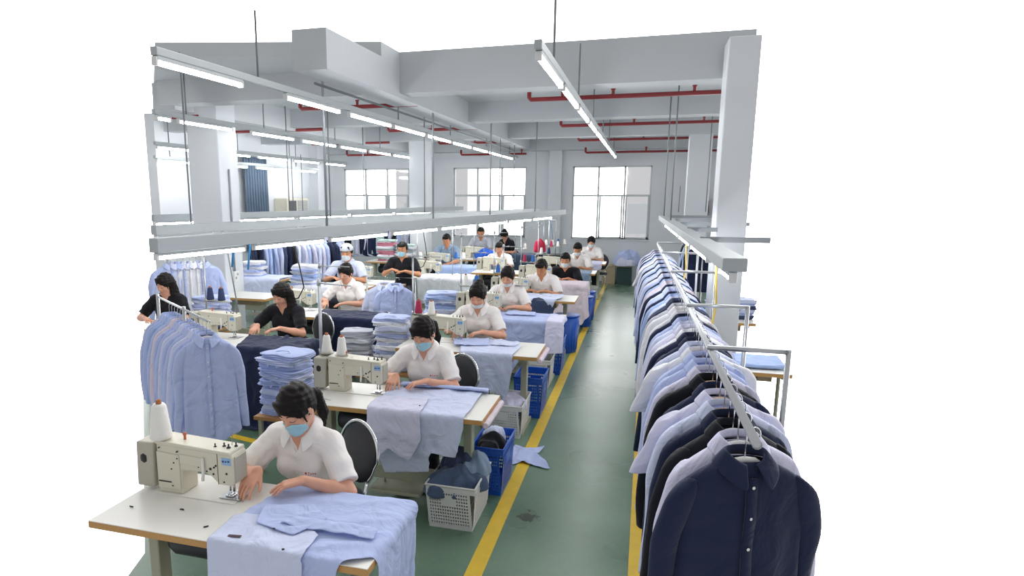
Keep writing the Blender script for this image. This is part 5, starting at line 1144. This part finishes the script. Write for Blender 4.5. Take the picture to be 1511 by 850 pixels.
sheet([(-3.72, 7.26), (-2.75, 7.26), (-2.72, 6.7), (-2.9, 6.3), (-3.5, 6.26), (-3.56, 6.7)], [bB2], FB['navy'], 'navy_cloth', 'large navy cloth hanging off the table of the woman in white without mask', step=.025, seed=102, squeeze=.88, crumple=.04)
stand((-4.20, 5.62, TZ), -.1, 'thread stand with navy cones left of the woman in black', ('navy', 'navy'), zp=.35, zt=.86, cs=1.1)
stand((-2.80, 5.4, .02), 0, 'tall stand pole rising right of the navy cloth', (None, None), zp=.7, zt=1.52)
p = at(365, 470, .5)
stack(-4.75, 6.45, .62, 9, .1, ['blue', 'pale'], 'blue pile beside the big white column', 'folded shirts beside the big white column', sc=(1.2, 1.1, 1.1)); bench(-4.75, 6.45, .5, .4, .62, 'low bench beside the big white column')
# middle stand with two hanging shirts
r3 = thing('clothes_rail', 'low garment stand with two light blue shirts in the middle', 'clothes rail', (-2.90, 7.5, 0))
MB().tube([(-.34, 0, .02), (-.34, 0, 1.15), (.30, 0, 1.15), (.30, 0, .02)], .011, 8).build('frame_tube', STEEL, r3)
for sx in (-.34, .30): MB().tube([(sx, -.2, .012), (sx, .2, .012)], .011, 8).build('foot', STEEL, r3)
hang(-2.85, 7.48, 1.145, .25, 'blue', 0, 'light blue shirt hanging on the low stand in the middle, right one', 'pale hanger of the right shirt on the low stand', 'shirts on the low stand', hg=1)
hang(-3.02, 7.52, 1.145, .25, 'pale', 1, 'paler blue shirt hanging on the low stand in the middle, left one', 'wooden hanger of the left shirt on the low stand', 'shirts on the low stand', hg=0)
# row B further back
def px(u, y): return aty(u, 287, y)[0]
far = [(-5.15, 8.9, 'sewing table of the worker in the cap'), (-4.75, 9.55, 'sewing table beside the masked man in black'), (-3.9, 10.6, 'sewing table with pale cloth in the middle distance'), (-4.2, 12.2, 'sewing table of the man bending in the middle distance'), (-3.9, 13.9, 'sewing table before the middle window'),
       (-2.9, 15.2, 'table with hanging denim before the middle window'), (-2.95, 11.6, 'sewing table left of the sixth aisle table'), (-6.9, 9.6, 'table with white cloth behind the big column'), (-6.4, 11.4, 'table stacked with shirts near the left racks'), (-5.6, 12.9, 'far table left of the rear column')]
for k, (x, y, lab) in enumerate(far):
    table(x, y, 0, lab, sx=1.0)
    if k in (1, 2, 3, 4, 6): mach(x+.35, y+.36, 'cream sewing machine on the %s' % lab.replace('sewing table', 'table'))
P_((-4.05, 8.75, 0), .1, 'worker with grey hair net and mask standing behind the unmasked woman', h=.010, hair='short', male=True, bangs=False, cap=FB['grey'], mask='white', skin=SKIN2, pitch=15, lean=10, seat=.62, top=FB['pale'], hands=((-.12, -.36, 1.0), (.12, -.36, 1.0)))
P_((-3.62, 9.9, 0), 0, 'masked man in black shirt working behind the hanging blue shirts', h=.010, hair='short', male=True, bangs=False, mask='blue', top=FB['tee'], skin=SKIN2, pitch=12, lean=8, seat=.58, hands=((-.08, -.34, 1.0), (.14, -.34, .98)))
P_((px(662, 12.9), 12.95, 0), 0, 'man with patterned blue shirt bending over in the middle distance', h=.012, hair='short', male=True, bangs=False, skin=SKIN2, top=FB['denimlight'], pitch=30, seat=.56)
P_((px(706, 15.0), 15.3, 0), .2, 'person in pale grey shirt before the middle window', h=.013, hair='short', male=True, bangs=False, skin=SKIN2, top=FB['grey'], pitch=22, seat=.58)
P_((px(757, 15.8), 16.0, 0), -.5, 'person in dark shirt bending beside the middle window', h=.014, hair='bun', top=FB['black'], pitch=45, lean=38, seat=.58)
P_((px(738, 13.0), 13.2, 0), 0, 'person in white shirt sitting behind the fourth woman', h=.014, hair='short', male=True, bangs=False, pitch=30, seat=.40)
def fbox(k, e=.018): x, y, _ = far[k]; return (x-e, x+1.2+e, y-e, y+.56+e, .7, TZ+e)
def fsheet(k, x0, x1, drop, col, lab, name='cloth_piece', seed=0):
    b = fbox(k); sheet([(b[0]+x0, b[3]-.04), (b[0]+x1, b[3]-.04), (b[0]+x1+.03, b[2]-drop*.7), (b[0]+(x0+x1)/2, b[2]-drop), (b[0]+x0, b[2]-drop*.8)], [b], FB[col], name, lab, step=.04, seed=seed, iters=80, crumple=.04, squeeze=.9)
fsheet(0, .1, 1.0, .2, 'white', 'white cloth on the table of the worker in the cap', seed=201)
fsheet(2, .25, 1.25, .45, 'white', 'white cloth with lilac folds hanging in the middle distance', seed=202)
fsheet(3, .4, 1.2, .25, 'sky', 'bright blue cloth on the table of the bending man', seed=203)
fsheet(4, .5, 1.2, .2, 'denim', 'denim cloth before the middle window', seed=204)
fsheet(5, .0, .55, .5, 'denim', 'blue denim piece hanging before the middle window', seed=205); fsheet(5, .6, 1.2, .35, 'black', 'black cloth hanging right of the denim before the middle window', seed=206)
fsheet(7, .1, 1.2, .3, 'pale', 'pale cloth on the table behind the big column', seed=207)
crumple('red_garment', (-1.95, 13.2, 1.0), .12, .12, .42, FB['red'], 'crimson garment piled behind the machines near the back', 31)
crumple('blue_garment', (-3.3, 14.2, .75), .25, .18, .3, FB['royal'], 'royal blue cloth lump before the middle window', 32)
for k, (x, y, n, cols, lab) in enumerate(((px(447, 9.2), 9.2, 7, ['blue', 'white', 'stripe', 'sky', 'white'], 'wide pile left of cap worker'), (-6.2, 11.7, 9, ['white', 'stripe', 'blue'], 'striped pile near left racks'), (-5.75, 11.7, 9, ['white', 'blue', 'pale'], 'white pile near left racks'),
                                            (-5.2, 13.2, 10, ['rose', 'mint', 'white', 'rose'], 'rose pile in the far middle'), (-4.8, 13.2, 8, ['white', 'mint', 'grey'], 'mint pile in the far middle'), (-6.4, 9.9, 6, ['blue', 'white'], 'pile behind the big column'))):
    stack(x, y, TZ, n, .1, cols, lab, 'folded shirts, '+lab, sc=(1.3, 1.2, 1.2), jit=.03)
for k, (u, y, cs, lab) in enumerate(((615, 10.9, ('white', None), 'thread stand beside the masked man in black'), (668, 11.0, ('blue', 'white'), 'thread stand in the middle distance'), (700, 12.4, (None, None), 'tall thread stand right of the bending man'), (762, 13.4, (None, 'white'), 'thread stand before the pilaster'), (804, 14.6, ('white', 'white'), 'thread stand left of the window nearest the aisle'), (822, 15.0, ('blue', 'white'), 'farthest thread stand by the window nearest the aisle'))):
    stand((px(u, y), y, TZ), 0, lab, cs, zp=.3, zt=1.0)
# row C at the far left edge
cx_, cyy = at(262, 486, .75)
table(cx_-.34, cyy-.1, 0, 'sewing table at the left edge heaped with navy cloth', sx=.60)
bC = (cx_-.36, cx_+.376, cyy-.106, cyy+.466, .7, TZ+.006)
sheet([(cx_-.32, cyy+.42), (cx_+.38, cyy+.42), (cx_+.42, cyy-.12), (cx_-.1, cyy-.25), (cx_-.32, cyy-.2)], [bC], FB['navy'], 'navy_cloth', 'navy cloth heaped on the table at the left edge', step=.03, seed=111, squeeze=.8, crumple=.06, thick=.01)
crumple('navy_garment', (cx_, cyy+.15, TZ+.01), .30, .17, .14, FB['navy'], 'navy garment bundle on the table at the left edge', 41)
sx_, sy_ = at(236, 470, .9); P_((sx_-.50, sy_+.85, 0), .2, 'person in dark clothes at the left edge of the hall', h=.010, hair='long', top=FB['tee'], pitch=25, seat=.46, yaw=-20)
hx_, hy_ = at(272, 440, .80); seat(hx_, hy_+.1, 0, 'black chair with pale hoop near the left edge')
mach(hx_-.2, hy_+.9, 'cream machine behind the chair at the left edge', z=TZ); table(hx_-.42, hy_+.5, 0, 'table behind the chair at the left edge')
crumple('navy_garment', (hx_-.25, hy_+.75, TZ+.28), .30, .14, .08, FB['navy'], 'navy cloth lying over the machine behind the left chair', 42)
# racks along the left and the back
def rack(x0, y0, x1, y1, z, n, cols, lab, short, var=(0, 1, 2, 4), face=None, step=None):
    t = thing('clothes_rail', lab, 'clothes rail', (0, 0, 0)); A_ = Vector((x0, y0, z)); B_ = Vector((x1, y1, z)); dd = (B_-A_).normalized(); nn = Vector((-dd.y, dd.x, 0))
    MB().tube([A_, B_], .013, 8).build('rail_tube', STEEL, t)
    for q in (A_, B_):
        MB().tube([(q.x, q.y, .03), (q.x, q.y, z+.02)], .013, 8).build('post', STEEL, t); MB().tube([(q.x+nn.x*.25, q.y+nn.y*.25, .015), (q.x-nn.x*.25, q.y-nn.y*.25, .015)], .012, 8).build('foot', STEEL, t)
    f = face if face is not None else math.atan2(dd.y, dd.x)-PI/2
    for i in range(n):
        q = A_+(B_-A_)*((i+.5)/n); c = cols[i % len(cols)]
        hang(q.x, q.y, z-.012, f+rs.uniform(-.12, .12), c, var[i % len(var)], '%s shirt on the %s, %s from near end' % (cname[c], short, ordw(i)), 'hanger of the %s shirt on the %s' % (ordw(i), short), 'shirts on the '+short, hg=i % 2)
ax, ay = at(236, 392, 1.45); bx, by = at(297, 381, 1.45)
rack(-5.62, 6.82, -5.30, 7.12, 1.40, 6, ['blue', 'pale', 'blue', 'white', 'white', 'blue'], 'clothes rail of white and blue shirts left of the big column', 'rail left of big column', face=.75)
rack(px(366, 10.6), 10.6, px(500, 11.3), 11.3, 1.38, 19, ['navy', 'navy', 'blue', 'sky', 'blue', 'pale', 'slate', 'navy', 'black', 'pale', 'lilac', 'blue', 'lilac', 'pale', 'lilac', 'blue'], 'rail of navy and blue shirts right of the big column', 'rail right of big column', face=-.75)
rack(-7.6, 12.1, -6.3, 12.9, 1.5, 14, ['blue', 'slate', 'navy', 'white', 'pale', 'lilac', 'blue', 'lilac'], 'long rail of mixed shirts far behind the big column', 'rail far behind big column', face=.9)
rack(-7.0, 14.2, -5.0, 14.9, 1.55, 22, ['mint', 'mint', 'mint', 'navy', 'lilac', 'black', 'blue', 'grey', 'lilac', 'navy', 'lilac', 'navy'], 'farthest long rail below the left window', 'rail below the left window', face=.7)
rack(.95, 11.2, 1.0, 13.4, 1.45, 14, ['navy', 'blue', 'black', 'pale', 'sky'], 'rail of dark and blue shirts behind the near right column', 'rail behind right column')
# blue straps and cords at the column
for k, (u, y_, z0_, z1_, lab) in enumerate(((338, 7.93, 1.15, 1.70, 'blue strap hanging on the left of the big column'), (362, 7.95, 1.12, 1.70, 'blue strap hanging on the right edge of the big column'))):
    x = px(u, y_); o = MB().tube([(x+.06, y_, z1_), (x+.03, y_-.01, (z0_+z1_)/2), (x-.02, y_, z0_)], .014, 6).build('blue_strap', BLUEC); tag(o, lab, 'strap')
for (u, y_, zt, zb, m, lab) in ((622, 10.0, 1.72, .98, BLACKP, 'black cable looping down beside the masked man in black'), (432, 6.4, 1.6, 1.0, BLACKP, 'thin black cable hanging right of the woman in black'), (812, 15.0, 1.7, 1.0, BLUEC, 'thin blue cord hanging left of the window nearest the aisle'), (330, 5.7, 1.62, .78, RODM, 'grey forked cable hanging over the machine of the woman in black')):
    x = px(u, y_); o = MB().tube([(x, y_, zt), (x+.05, y_, zt-(zt-zb)*.4), (x+.09, y_, zt-(zt-zb)*.75), (x+.02, y_, zb+.03), (x-.06, y_, zb)], .007, 6).build('hanging_cable', m); tag(o, lab, 'cable')
bpy.context.view_layer.update()
